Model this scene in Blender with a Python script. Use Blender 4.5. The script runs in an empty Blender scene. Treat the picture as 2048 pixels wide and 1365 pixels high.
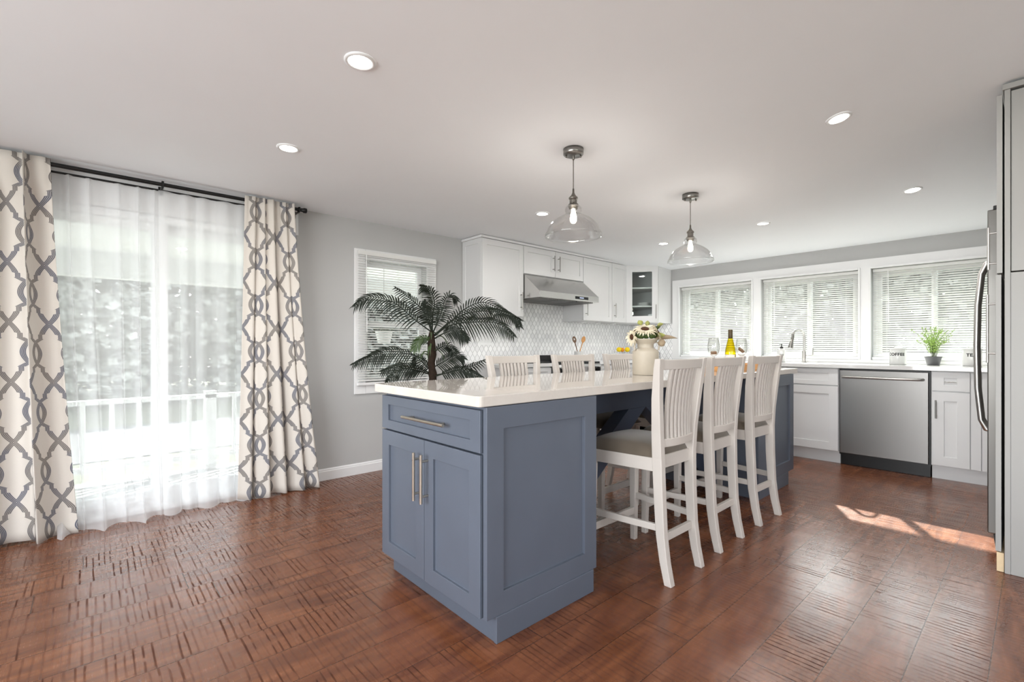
import bpy, bmesh, math, random
from mathutils import Vector, Matrix
random.seed(7)
sc = bpy.context.scene
COL = sc.collection
PI = math.pi

# ------------------------------------------------------------------ camera
YAW = 48.094
cam_d = bpy.data.cameras.new('camera')
cam = bpy.data.objects.new('camera', cam_d); COL.objects.link(cam)
cam_d.sensor_width = 36.0
cam_d.lens = 945.0 / 2048 * 36
cam_d.shift_y = (694 - 682.5) / 2048
cam_d.clip_start = 0.02; cam_d.clip_end = 300
cam.location = (0, 0, 1.10)
cam.rotation_euler = (math.radians(90), 0, math.radians(YAW))
sc.camera = cam

# ------------------------------------------------------------------ view, world, sun
sc.view_settings.view_transform = 'Standard'
sc.view_settings.look = 'None'
sc.view_settings.gamma = 1.0
sc.view_settings.use_curve_mapping = False
sc.view_settings.exposure = 0.46

w = bpy.data.worlds.new('sky'); sc.world = w; w.use_nodes = True
nt = w.node_tree; nt.nodes.clear()
sky = nt.nodes.new('ShaderNodeTexSky'); sky.sky_type = 'NISHITA'
sky.sun_disc = False; sky.sun_elevation = math.radians(32); sky.sun_rotation = math.radians(-28)
hs = nt.nodes.new('ShaderNodeHueSaturation'); hs.inputs['Saturation'].default_value = 0.2
bg = nt.nodes.new('ShaderNodeBackground'); bg.inputs['Strength'].default_value = 1.0
wo = nt.nodes.new('ShaderNodeOutputWorld')
nt.links.new(sky.outputs[0], hs.inputs['Color']); nt.links.new(hs.outputs[0], bg.inputs[0]); nt.links.new(bg.outputs[0], wo.inputs[0])

def lamp(name, typ, loc, energy, color=(1, 1, 1), rot=None, target=None, **kw):
    d = bpy.data.lights.new(name, typ); d.energy = energy; d.color = color
    for k, v in kw.items(): setattr(d, k, v)
    o = bpy.data.objects.new(name, d); COL.objects.link(o); o.location = loc
    if target is not None:
        o.rotation_euler = (Vector(target) - Vector(loc)).to_track_quat('-Z', 'Y').to_euler()
    elif rot: o.rotation_euler = rot
    return o
# the sun comes in through the kitchen windows: travels towards +x, -y, 32 degrees down
sd = Vector((.477 * math.cos(math.radians(31.9)), -.879 * math.cos(math.radians(31.9)), -math.sin(math.radians(31.9))))
lamp('sun_lamp', 'SUN', (0, 12, 8), 22.0, (1, .96, .9), target=Vector((0, 12, 8)) + sd, angle=math.radians(.55))
# two added area lamps, unseen, fill the room from behind and from the right
lamp('rear_fill_light', 'AREA', (-.6, -2.52, 1.35), 92, (.95, .98, 1), target=(-.6, 3, 2.4), shape='RECTANGLE', size=3.4, size_y=1.5)
lamp('side_fill_light', 'AREA', (2.52, .6, 1.35), 5, (.95, .98, 1), target=(-2, .8, 1.6), shape='RECTANGLE', size=3.0, size_y=1.5)

# ------------------------------------------------------------------ node helper
class S:
    """socket with arithmetic, to write procedural patterns as expressions"""
    def __init__(s, nt, so): s.nt = nt; s.so = so
    def _m(s, op, *a, clamp=False):
        n = s.nt.nodes.new('ShaderNodeMath'); n.operation = op; n.use_clamp = clamp
        for i, v in enumerate((s,) + a):
            if isinstance(v, S): s.nt.links.new(v.so, n.inputs[i])
            else: n.inputs[i].default_value = v
        return S(s.nt, n.outputs[0])
    def __add__(s, o): return s._m('ADD', o)
    def __sub__(s, o): return s._m('SUBTRACT', o)
    def __mul__(s, o): return s._m('MULTIPLY', o)
    def __truediv__(s, o): return s._m('DIVIDE', o)
    def __radd__(s, o): return s + o
    def __rmul__(s, o): return s * o
    def __rsub__(s, o): return (s * -1.0) + o
    def abs(s): return s._m('ABSOLUTE')
    def floor(s): return s._m('FLOOR')
    def fract(s): return s._m('FRACT')
    def sin(s): return s._m('SINE')
    def lt(s, v): return s._m('LESS_THAN', v)
    def gt(s, v): return s._m('GREATER_THAN', v)
    def max(s, v): return s._m('MAXIMUM', v)
    def min(s, v): return s._m('MINIMUM', v)
    def pow(s, v): return s._m('POWER', v)
    def ramp(s, a, b):      # smooth 0..1 between a and b
        n = s.nt.nodes.new('ShaderNodeMapRange'); n.interpolation_type = 'SMOOTHSTEP'
        s.nt.links.new(s.so, n.inputs[0]); n.inputs[1].default_value = a; n.inputs[2].default_value = b
        return S(s.nt, n.outputs[0])

def new_mat(name):
    m = bpy.data.materials.new(name); m.use_nodes = True
    nt = m.node_tree; nt.nodes.clear()
    out = nt.nodes.new('ShaderNodeOutputMaterial')
    return m, nt, out
def lin(c):
    f = lambda v: v / 12.92 if v <= .04045 else ((v + .055) / 1.055) ** 2.4
    return tuple(f(v / 255) for v in c) + (1,)
def principled(nt, out, col=(200, 200, 200), rough=.5, metal=0, spec=.5, coat=0, **k):
    p = nt.nodes.new('ShaderNodeBsdfPrincipled')
    p.inputs['Base Color'].default_value = lin(col); p.inputs['Roughness'].default_value = rough
    p.inputs['Metallic'].default_value = metal; p.inputs['Specular IOR Level'].default_value = spec
    p.inputs['Coat Weight'].default_value = coat; p.inputs['Coat Roughness'].default_value = .05
    nt.links.new(p.outputs[0], out.inputs[0]); return p
def noise(nt, vec, scale, detail=3, rough=.5, dist=0):
    n = nt.nodes.new('ShaderNodeTexNoise'); n.inputs['Scale'].default_value = scale
    n.inputs['Detail'].default_value = detail; n.inputs['Roughness'].default_value = rough; n.inputs['Distortion'].default_value = dist
    if vec is not None: nt.links.new(vec, n.inputs['Vector'])
    return S(nt, n.outputs[0])
def position(nt):
    g = nt.nodes.new('ShaderNodeNewGeometry'); return g.outputs['Position']
def objcoord(nt):
    g = nt.nodes.new('ShaderNodeTexCoord'); return g.outputs['Object']
def sep(nt, so):
    n = nt.nodes.new('ShaderNodeSeparateXYZ'); nt.links.new(so, n.inputs[0]); return [S(nt, n.outputs[i]) for i in range(3)]
def comb(nt, x, y, z):
    n = nt.nodes.new('ShaderNodeCombineXYZ')
    for i, v in enumerate((x, y, z)):
        if isinstance(v, S): nt.links.new(v.so, n.inputs[i])
        else: n.inputs[i].default_value = v
    return n.outputs[0]
def mix(nt, f, a, b):
    n = nt.nodes.new('ShaderNodeMix'); n.data_type = 'RGBA'
    if isinstance(f, S): nt.links.new(f.so, n.inputs[0])
    else: n.inputs[0].default_value = f
    for i, v in ((6, a), (7, b)):
        if isinstance(v, tuple): n.inputs[i].default_value = v if len(v) == 4 else lin(v)
        else: nt.links.new(v, n.inputs[i])
    return n.outputs[2]
def bump(nt, p, h, strength=.3, dist=.01, sock='Normal'):
    b = nt.nodes.new('ShaderNodeBump'); b.inputs['Strength'].default_value = strength; b.inputs['Distance'].default_value = dist
    nt.links.new(h.so, b.inputs['Height']); nt.links.new(b.outputs[0], p.inputs[sock]); return b

def paint(name, col, rough=.5, var=.03, scale=6, spec=.4, coat=0, bmp=.0, bscale=300):
    """painted surface: faint procedural unevenness"""
    m, nt, out = new_mat(name)
    p = principled(nt, out, col, rough, 0, spec, coat)
    n = noise(nt, objcoord(nt), scale, 4)
    d = tuple(max(0, c * (1 - var)) for c in col); l = tuple(min(255, c * (1 + var)) for c in col)
    nt.links.new(mix(nt, n, d, l), p.inputs['Base Color'])
    if bmp: bump(nt, p, noise(nt, objcoord(nt), bscale, 2), bmp, .002)
    return m
def metal(name, col, rough=.25, stretch=(1, 1, 200), amp=.12):
    """brushed metal"""
    m, nt, out = new_mat(name)
    p = principled(nt, out, col, rough, 1)
    x, y, z = sep(nt, objcoord(nt))
    n = noise(nt, comb(nt, x * float(stretch[0]), y * float(stretch[1]), z * float(stretch[2])), 1, 2)
    nt.links.new((n * amp + (rough - amp / 2)).so, p.inputs['Roughness'])
    c2 = tuple(c * .97 for c in col)
    nt.links.new(mix(nt, n, c2, col), p.inputs['Base Color'])
    return m
def clear(name, tint=(255, 255, 255), base=.04, edge=.5, power=3.0, rough=.02):
    """thin clear glass: lets light and sun straight through, reflects more at the rim"""
    m, nt, out = new_mat(name)
    t = nt.nodes.new('ShaderNodeBsdfTransparent'); t.inputs[0].default_value = lin(tint)
    g = nt.nodes.new('ShaderNodeBsdfGlossy'); g.inputs['Roughness'].default_value = rough
    lw = nt.nodes.new('ShaderNodeLayerWeight'); lw.inputs[0].default_value = .5
    f = S(nt, lw.outputs['Facing']).pow(power) * edge + base
    mx = nt.nodes.new('ShaderNodeMixShader'); nt.links.new(f.so, mx.inputs[0])
    nt.links.new(t.outputs[0], mx.inputs[1]); nt.links.new(g.outputs[0], mx.inputs[2]); nt.links.new(mx.outputs[0], out.inputs[0])
    return m
def glow(name, col, strength):
    m, nt, out = new_mat(name)
    e = nt.nodes.new('ShaderNodeEmission'); e.inputs[0].default_value = lin(col); e.inputs[1].default_value = strength
    nt.links.new(e.outputs[0], out.inputs[0]); return m

M = {}
M['wall'] = paint('grey_wall_paint', (184, 184, 183), .7, .015, 2, .25)
M['ceiling'] = paint('white_ceiling_paint', (242, 244, 247), .8, .01, 2, .25)
M['trim'] = paint('white_trim_paint', (228, 228, 228), .4, .01, 3)
M['cabinet'] = paint('white_cabinet_paint', (217, 217, 217), .35, .01, 3)
M['pantry'] = paint('pale_grey_cabinet_paint', (158, 157, 154), .4, .01, 3)
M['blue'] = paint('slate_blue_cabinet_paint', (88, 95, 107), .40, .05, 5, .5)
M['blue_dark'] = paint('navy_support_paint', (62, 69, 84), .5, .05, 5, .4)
M['stool'] = paint('white_stool_paint', (195, 188, 181), .35, .02, 8)
M['vinyl'] = paint('white_vinyl', (240, 241, 242), .35, .01, 3)
M['slat'] = paint('white_blind_slat', (244, 244, 242), .4, .01, 5)
_m = M['slat']; _n = _m.node_tree; _p = [q for q in _n.nodes if q.type == 'BSDF_PRINCIPLED'][0]; _o = [q for q in _n.nodes if q.type == 'OUTPUT_MATERIAL'][0]
_t = _n.nodes.new('ShaderNodeBsdfTranslucent'); _t.inputs[0].default_value = lin((240, 240, 236)); _x = _n.nodes.new('ShaderNodeMixShader'); _x.inputs[0].default_value = .28
_n.links.new(_p.outputs[0], _x.inputs[1]); _n.links.new(_t.outputs[0], _x.inputs[2]); _n.links.new(_x.outputs[0], _o.inputs[0])
M['plastic_black'] = paint('black_plastic', (22, 22, 23), .35, .1, 20)
M['rod'] = paint('black_rod_metal', (14, 14, 15), .35, .1, 20)
M['dark'] = paint('dark_gap', (12, 12, 12), .6, .1, 20)
M['steel'] = metal('brushed_steel', (132, 130, 128), .34, (400, 400, 3))
M['steel_h'] = metal('brushed_steel_horizontal', (205, 204, 202), .24, (3, 3, 400))
M['steel_dark'] = metal('dark_brushed_steel', (104, 102, 99), .34, (400, 400, 3))
M['nickel'] = metal('satin_nickel', (205, 196, 182), .28, (20, 20, 20), .03)
M['handle_steel'] = metal('satin_steel', (190, 188, 185), .38, (20, 20, 20), .03)
M['pull'] = metal('brushed_pull', (150, 148, 144), .3, (20, 20, 20), .03)
M['pewter'] = metal('aged_pewter', (128, 124, 118), .35, (60, 60, 60), .1)
M['glass'] = clear('window_glass', (247, 250, 249), .03, .35, 4)
M['shade_glass'] = clear('pendant_glass', (250, 250, 250), .05, .55, 2.2)
M['wine_glass'] = clear('wine_glass', (248, 248, 248), .04, .6, 2.0)
M['bottle_glass'] = clear('amber_bottle_glass', (238, 233, 92), .04, .25, 3)
_n = M['bottle_glass'].node_tree; _t = [q for q in _n.nodes if q.type == 'BSDF_TRANSPARENT'][0]; _l = _n.nodes.new('ShaderNodeLayerWeight'); _l.inputs[0].default_value = .5
_n.links.new(mix(_n, S(_n, _l.outputs['Facing']).pow(2.2), (240, 233, 84), (96, 62, 8)), _t.inputs[0])
M['ceramic'] = paint('white_ceramic', (206, 206, 204), .2, .01, 6, .5)
M['can'] = paint('cream_milk_can', (180, 170, 154), .45, .06, 14, .4)
M['lemon'] = paint('lemon_peel', (245, 208, 15), .45, .08, 60, .4, 0, .3, 250)
M['orange'] = paint('orange_peel', (240, 150, 40), .45, .08, 60, .4, 0, .3, 250)
M['wood'] = paint('light_wood', (205, 150, 92), .5, .12, 20)
M['wood_dark'] = paint('walnut_wood', (120, 92, 70), .5, .12, 20)
M['raw_wood'] = paint('raw_plywood_edge', (216, 194, 158), .7, .08, 30)
M['charcoal'] = paint('charcoal_pot', (88, 88, 90), .6, .05, 20)
M['cork'] = paint('cork', (150, 120, 95), .8, .15, 80)
M['lettering'] = paint('black_lettering', (30, 30, 32), .5, .02, 5)
M['paper'] = paint('label_paper', (225, 220, 215), .6, .03, 10)
M['display'] = paint('display_panel', (20, 20, 24), .15, .05, 10)
M['display_text'] = glow('display_glow', (190, 200, 225), .9)
M['outlet'] = paint('white_plastic_plate', (240, 240, 240), .3, .01, 6)
M['led'] = glow('led_disc', (255, 252, 246), 9)
M['bulb'] = glow('lamp_bulb', (255, 238, 212), 14)
M['puck'] = glow('puck_lens', (255, 250, 240), 3)
M['trunk'] = paint('palm_trunk_bark', (40, 31, 24), .9, .4, 45, .2, 0, .8, 60)
M['frond'] = paint('palm_leaf', (27, 34, 25), .6, .2, 12, .3)
M['frond_young'] = paint('young_palm_leaf', (58, 76, 42), .45, .25, 12, .5)
M['petal'] = paint('cream_petal', (222, 212, 188), .6, .06, 30)
M['petal_core'] = paint('brown_flower_centre', (72, 48, 34), .9, .3, 90, .2, 0, .8, 200)
M['leaf'] = paint('green_leaf', (64, 78, 38), .5, .25, 25)
M['leaf_pale'] = paint('pale_green_leaf', (150, 152, 84), .5, .2, 25)
M['foil'] = paint('bronze_foil', (74, 60, 36), .4, .1, 20)
M['leaf_dry'] = paint('dry_leaf', (150, 132, 108), .6, .15, 25)
M['herb'] = paint('herb_leaf', (140, 168, 84), .5, .3, 60)
M['grass'] = paint('lawn_grass', (90, 93, 78), .9, .25, 1.2)
M['road'] = paint('asphalt_road', (94, 94, 96), .9, .08, 3)
M['tree'] = paint('tree_leaf', (130, 131, 126), .8, .3, .8)
M['bark'] = paint('tree_bark', (98, 84, 70), .9, .2, 6)
M['deck'] = paint('deck_board', (146, 146, 146), .7, .06, 2)

# seat fabric
m, nt, out = new_mat('taupe_seat_fabric'); p = principled(nt, out, (140, 126, 110), .85, 0, .2)
n = noise(nt, objcoord(nt), 9, 4); n2 = noise(nt, objcoord(nt), 600, 2)
nt.links.new(mix(nt, n, (80, 71, 61), (106, 96, 84)), p.inputs['Base Color']); p.inputs['Sheen Weight'].default_value = .4
bump(nt, p, n2, .25, .002); M['seat'] = m

# quartz worktop
def quartz(name, col):
    m, nt, out = new_mat(name); p = principled(nt, out, col, .035, 0, .9)
    n = noise(nt, objcoord(nt), 60, 5, .6)
    nt.links.new(mix(nt, n, tuple(c * .975 for c in col), tuple(min(255, c * 1.02) for c in col)), p.inputs['Base Color']); return m
M['quartz'] = quartz('polished_cream_quartz', (204, 197, 189))
M['quartz_white'] = quartz('polished_white_quartz', (220, 220, 219))

# lantern tile backsplash (diamonds with wavy sides), laid in the plane of each wall
def tile(name, axis):
    m, nt, out = new_mat(name); p = principled(nt, out, (238, 238, 238), .12, 0, .5)
    x, y, z = sep(nt, position(nt)); u = (y if axis == 'y' else x)
    a = u / .060; b = z / .098
    wv = 6.2831853
    s1 = a + b; s2 = a - b
    d1 = (s1 + (s2 * wv).sin() * .03); d2 = (s2 + (s1 * wv).sin() * .03)
    g1 = ((d1.fract() - .5).abs() * -1.0 + .5); g2 = ((d2.fract() - .5).abs() * -1.0 + .5)
    g = g1.min(g2)
    grout = g.ramp(.045, .025)
    wn = nt.nodes.new('ShaderNodeTexWhiteNoise'); nt.links.new(comb(nt, d1.floor(), d2.floor(), 0.0), wn.inputs[0])
    c = mix(nt, S(nt, wn.outputs[0]), (232, 232, 233), (250, 250, 250))
    nt.links.new(mix(nt, grout, c, (168, 168, 168)), p.inputs['Base Color'])
    nt.links.new((grout * .5 + .12).so, p.inputs['Roughness'])
    bump(nt, p, g.ramp(.02, .09), .5, .002)
    return m
M['tile_left'] = tile('lantern_tile_left', 'y'); M['tile_window'] = tile('lantern_tile_window', 'x')

# wide rough-sawn plank floor, boards run along y, 19 cm wide
m, nt, out = new_mat('rough_sawn_plank_floor'); p = principled(nt, out, (120, 70, 45), .3, 0, .5)
x, y, z = sep(nt, position(nt))
r = (x + .112) / .19; row = r.floor(); fx = r.fract()
wn = nt.nodes.new('ShaderNodeTexWhiteNoise'); wn.noise_dimensions = '1D'; nt.links.new(row.so, wn.inputs['W']); rnd = S(nt, wn.outputs[0])
q = (y + rnd * 3.7) / 1.85; pl = q.floor(); fy = q.fract()
wn2 = nt.nodes.new('ShaderNodeTexWhiteNoise'); nt.links.new(comb(nt, row, pl, 0.0), wn2.inputs[0]); prn = S(nt, wn2.outputs[0])
yo = y + prn * 17.0
grain = noise(nt, comb(nt, x * 9.0 + prn * 30.0, yo * 1.6, 0.0), 1.6, 5, .65, 1.2)
fine = noise(nt, comb(nt, x * 90.0, yo * 5.0, 0.0), 1, 3)
jit = noise(nt, comb(nt, x * .9 + prn * 9.0, yo * 7.0, prn * 5.0), 1, 2, .5)
phs = yo / .025 + jit * 2.2
wn3 = nt.nodes.new('ShaderNodeTexWhiteNoise'); nt.links.new(comb(nt, row, phs.floor(), 0.0), wn3.inputs[0]); lrn = S(nt, wn3.outputs[0])
brk = noise(nt, comb(nt, x * 16.0, yo * 60.0, 0.0), 1, 1).ramp(.36, .46)
saw = (phs.fract() - .5).abs().ramp(.17, .06) * lrn.ramp(.05, .7) * brk
fs = noise(nt, comb(nt, x * 3.0, yo * 220.0, 0.0), 1, 1)
patch = noise(nt, comb(nt, x * 3.0, yo * 1.1, prn * 9.0), 1.2, 2)
amt = ((patch - .40) * 5.0)._m('MAXIMUM', .42)._m('MINIMUM', 1.0)
lines = saw * amt
base = mix(nt, grain.ramp(.3, .72), (86, 46, 27), (142, 89, 56))
base = mix(nt, (prn * .6), base, (112, 66, 42))
base = mix(nt, fine * .22, base, (84, 44, 28))
base = mix(nt, lines * .74, base, (56, 32, 24))
seam = ((fx - .5).abs() * -1.0 + .5).lt(.008).max(((fy - .5).abs() * -1.0 + .5).lt(.0012))
base = mix(nt, seam * .75, base, (48, 26, 18))
nt.links.new(base, p.inputs['Base Color'])
nt.links.new(((lines * -.8 + 1.0) * .62).so, p.inputs['Specular IOR Level'])
nt.links.new((fs * .08 + lines * .4 + grain * .06 + .19).so, p.inputs['Roughness'])
hgt = (lines * -.35) + (seam * -.6)
bump(nt, p, hgt, .22, .0015); M['floor'] = m

# curtain cloth: trellis of interlaced four-line bands, in metres of cloth (uv)
m, nt, out = new_mat('trellis_curtain_cloth'); p = principled(nt, out, (214, 200, 182), .8, 0, .2)
uvn = nt.nodes.new('ShaderNodeUVMap'); u, v, _ = sep(nt, uvn.outputs[0])
PU, PV = .152, .335
uu = (u / PU).fract() - .5; au = uu.abs() * PU           # distance from the column centre, metres
t = (v / PV).fract()
eye = (t / .36 * PI).sin() * .024
tt = ((t - .68).abs() / .32)                              # 0 at the x crossing, 1 at the eye
k = (tt * -1.0 + 1.0)
rise = (k / .20)._m('MINIMUM', 1.0) * .032 + k.ramp(.42, .46) * .010 + ((k - .46)._m('MAXIMUM', 0.0) / .54).pow(1.35) * (PU / 2 - .042)
ise = t.lt(.36)
d = ise * eye + (ise * -1.0 + 1.0) * rise
dist = (au - d).abs()
slope = (ise * -1.0 + 1.0) * (k.gt(.46) * .18 + k.lt(.20) * .35) + ise * .12
dist = dist * (slope * -1.0 + 1.0)
band = dist.lt(.0112)
stripe = ((dist / .0056).fract() - .5).abs().lt(.41)
ink = band * stripe
side = uu.gt(0.0)
flip = (v / PV).floor()._m('MODULO', 2.0)
blend = noise(nt, comb(nt, u * 3.0, v * 3.0, 0.0), 1.5, 1).ramp(.42, .58)
inkc = mix(nt, blend, (68, 76, 98), (98, 93, 92))
weave = noise(nt, comb(nt, u * 900.0, v * 260.0, 0.0), 1, 1)
cream = mix(nt, weave, (213, 206, 197), (227, 221, 213))
nt.links.new(mix(nt, ink * .9, cream, inkc), p.inputs['Base Color'])
tr = nt.nodes.new('ShaderNodeBsdfTranslucent'); tr.inputs[0].default_value = lin((200, 190, 175))
mx = nt.nodes.new('ShaderNodeMixShader'); mx.inputs[0].default_value = .12
nt.links.new(p.outputs[0], mx.inputs[1]); nt.links.new(tr.outputs[0], mx.inputs[2]); nt.links.new(mx.outputs[0], out.inputs[0])
M['curtain'] = m
# sheer voile
m, nt, out = new_mat('white_voile')
d_ = nt.nodes.new('ShaderNodeBsdfDiffuse'); d_.inputs[0].default_value = lin((248, 249, 250))
t_ = nt.nodes.new('ShaderNodeBsdfTranslucent'); t_.inputs[0].default_value = lin((248, 249, 250))
tp = nt.nodes.new('ShaderNodeBsdfTransparent')
a1 = nt.nodes.new('ShaderNodeMixShader'); a1.inputs[0].default_value = .5
nt.links.new(d_.outputs[0], a1.inputs[1]); nt.links.new(t_.outputs[0], a1.inputs[2])
lw = nt.nodes.new('ShaderNodeLayerWeight'); lw.inputs[0].default_value = .5
f = S(nt, lw.outputs['Facing']).pow(2.0) * .42 + .52
a2 = nt.nodes.new('ShaderNodeMixShader'); nt.links.new(f.so, a2.inputs[0])
nt.links.new(tp.outputs[0], a2.inputs[1]); nt.links.new(a1.outputs[0], a2.inputs[2]); nt.links.new(a2.outputs[0], out.inputs[0])
M['sheer'] = m

# ------------------------------------------------------------------ mesh helpers
class MB:
    """collects shapes in world coordinates, then links them as ONE mesh object"""
    def __init__(s): s.v = []; s.f = []; s.sm = []; s.uv = None
    def add(s, vs, fs, smooth=False):
        n = len(s.v); s.v += [Vector(p) for p in vs]
        for f in fs: s.f.append([i + n for i in f]); s.sm.append(smooth)
        return s
    def box(s, x0, x1, y0, y1, z0, z1):
        return s.add([(x, y, z) for x in (x0, x1) for y in (y0, y1) for z in (z0, z1)],
                     [(0, 1, 3, 2), (4, 6, 7, 5), (0, 4, 5, 1), (2, 3, 7, 6), (0, 2, 6, 4), (1, 5, 7, 3)])
    def prism(s, poly, fn, a, b, smooth=False):
        """poly of 2d points, fn(p, q, t) -> xyz, swept from t=a to t=b"""
        n = len(poly); vs = [fn(p, q, a) for p, q in poly] + [fn(p, q, b) for p, q in poly]
        fs = [tuple(range(n))[::-1], tuple(range(n, 2 * n))] + [(i, (i + 1) % n, n + (i + 1) % n, n + i) for i in range(n)]
        return s.add(vs, fs, smooth)
    def tube(s, pts, r, seg=12, cap=True):
        pts = [Vector(p) for p in pts]; rs = r if isinstance(r, (list, tuple)) else [r] * len(pts)
        rings = []; nrm = None
        for i, p in enumerate(pts):
            d = (pts[min(i + 1, len(pts) - 1)] - pts[max(i - 1, 0)]).normalized()
            if nrm is None:
                nrm = d.cross(Vector((0, 0, 1)));
                if nrm.length < 1e-3: nrm = Vector((1, 0, 0))
            nrm = (nrm - d * nrm.dot(d)).normalized(); b = d.cross(nrm)
            rings.append([p + (nrm * math.cos(2 * PI * k / seg) + b * math.sin(2 * PI * k / seg)) * rs[i] for k in range(seg)])
        vs = [q for rg in rings for q in rg]; fs = []
        for i in range(len(rings) - 1):
            for k in range(seg):
                k2 = (k + 1) % seg; fs.append((i * seg + k, i * seg + k2, (i + 1) * seg + k2, (i + 1) * seg + k))
        s.add(vs, fs, True)
        if cap:
            s.add(rings[0], [tuple(range(seg))]); s.add(rings[-1], [tuple(range(seg))[::-1]])
        return s
    def lathe(s, prof, c, seg=32, smooth=True):
        """prof: (r, z) pairs turned about the vertical through c"""
        c = Vector(c); vs = []; fs = []
        for r, z in prof:
            for k in range(seg):
                a = 2 * PI * k / seg; vs.append(c + Vector((r * math.cos(a), r * math.sin(a), z)))
        for i in range(len(prof) - 1):
            for k in range(seg):
                k2 = (k + 1) % seg; fs.append((i * seg + k, i * seg + k2, (i + 1) * seg + k2, (i + 1) * seg + k))
        return s.add(vs, fs, smooth)
    def blob(s, c, r, seg=16, rings=10, nz=0.0):
        c = Vector(c); rr = Vector(r if isinstance(r, (tuple, list)) else (r, r, r)); vs = []; fs = []
        for i in range(rings + 1):
            th = PI * i / rings
            for k in range(seg):
                a = 2 * PI * k / seg; w_ = 1 + nz * math.sin(3 * a + 5 * th)
                vs.append(c + Vector((rr.x * math.sin(th) * math.cos(a) * w_, rr.y * math.sin(th) * math.sin(a) * w_, rr.z * math.cos(th))))
        for i in range(rings):
            for k in range(seg):
                k2 = (k + 1) % seg; fs.append((i * seg + k, (i + 1) * seg + k, (i + 1) * seg + k2, i * seg + k2))
        return s.add(vs, fs, True)
    def shaker(s, o, u, n, w_, h, t=.02, rail=.057, dep=.008, top=None):
        """shaker panel: lower corner o, width along u, face towards n, flat recessed centre"""
        o = Vector(o); u = Vector(u).normalized(); n = Vector(n).normalized(); z = Vector((0, 0, 1)); rt = top or rail
        P = lambda a, b, c: o + u * a + z * b + n * c
        i0, i1, j0, j1 = rail, w_ - rail, rt, h - rt
        vs = [P(0, 0, 0), P(w_, 0, 0), P(w_, h, 0), P(0, h, 0), P(0, 0, t), P(w_, 0, t), P(w_, h, t), P(0, h, t),
              P(i0, j0, t), P(i1, j0, t), P(i1, j1, t), P(i0, j1, t), P(i0, j0, t - dep), P(i1, j0, t - dep), P(i1, j1, t - dep), P(i0, j1, t - dep)]
        fs = [(0, 3, 2, 1)] + [(i, (i + 1) % 4, 4 + (i + 1) % 4, 4 + i) for i in range(4)]
        fs += [(4 + i, 4 + (i + 1) % 4, 8 + (i + 1) % 4, 8 + i) for i in range(4)]
        fs += [(8 + i, 8 + (i + 1) % 4, 12 + (i + 1) % 4, 12 + i) for i in range(4)] + [(12, 13, 14, 15)]
        return s.add(vs, fs)
    def bar_pull(s, c, axis, n, L, r=.006, off=.032):
        c = Vector(c); a = Vector(axis).normalized(); n = Vector(n).normalized()
        s.tube([c + n * off - a * L / 2, c + n * off + a * L / 2], r, 12)
        for k in (-1, 1): s.tube([c + a * k * L * .36, c + a * k * L * .36 + n * off], r * .8, 10)
        return s
    def build(s, name, mat, parent=None, bevel=0, origin=None, fix=True, solid=0, subd=0, autosm=False):
        me = bpy.data.meshes.new(name)
        if origin is not None: base = Vector(origin)
        elif parent is None:
            lo = Vector((min(v.x for v in s.v), min(v.y for v in s.v), min(v.z for v in s.v)))
            hi = Vector((max(v.x for v in s.v), max(v.y for v in s.v), max(v.z for v in s.v)))
            base = Vector(((lo.x + hi.x) / 2, (lo.y + hi.y) / 2, lo.z))
        else: base = Vector((0, 0, 0))
        off = base.copy(); pp = parent
        if parent is not None:
            off = Vector((0, 0, 0))
            while pp is not None: off += pp.location; pp = pp.parent
        me.from_pydata([v - off for v in s.v], [], s.f)
        me.polygons.foreach_set('use_smooth', s.sm)
        if s.uv:
            ul = me.uv_layers.new(name='UVMap')
            for l in me.loops: ul.data[l.index].uv = s.uv[l.vertex_index]
        if fix:
            bm = bmesh.new(); bm.from_mesh(me); bmesh.ops.recalc_face_normals(bm, faces=bm.faces); bm.to_mesh(me); bm.free()
        me.materials.append(mat)
        o = bpy.data.objects.new(name, me); COL.objects.link(o)
        if parent is not None: o.parent = parent
        else: o.location = base
        if solid:
            md = o.modifiers.new('thickness', 'SOLIDIFY'); md.thickness = solid; md.offset = 0
        if bevel:
            md = o.modifiers.new('edge', 'BEVEL'); md.width = bevel; md.segments = 2; md.limit_method = 'ANGLE'; md.angle_limit = math.radians(40)
        if subd:
            md = o.modifiers.new('soft', 'SUBSURF'); md.levels = subd; md.render_levels = subd
        return o
def tag(o, label=None, cat=None, group=None, kind=None):
    if label: o['label'] = label
    if cat: o['category'] = cat
    if group: o['group'] = group
    if kind: o['kind'] = kind
    return o
def thing(name, loc, label, cat, group=None):
    o = bpy.data.objects.new(name, None); COL.objects.link(o); o.location = loc; o.empty_display_size = .05
    return tag(o, label, cat, group)
def struct(name, mb, mat, **k):
    o = mb.build(name, mat, **k); o['kind'] = 'structure'; return o
def copy_tree(o, parent=None):
    c = o.copy(); COL.objects.link(c)
    if parent is not None: c.parent = parent
    for ch in list(o.children): copy_tree(ch, c)
    return c

# ceiling height: flat at 2.195, dips a little towards the window wall, rises gently on the tall-cabinet side
def sstep(t): t = max(0, min(1, t)); return t * t * (3 - 2 * t)
def ceil_z(x, y):
    return 2.195 - .062 * sstep((y - 4.6) / 1.23) + .195 * sstep((x + 1.6) / 1.7) * (1 - sstep((y - 3.45) / 2.2))

# ================================================================== THE SETTING
WX, WY = -3.93, 5.83
fl = MB().box(-4.08, 2.75, -2.75, 6.0, -.06, 0); struct('floor', fl, M['floor'])
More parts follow.
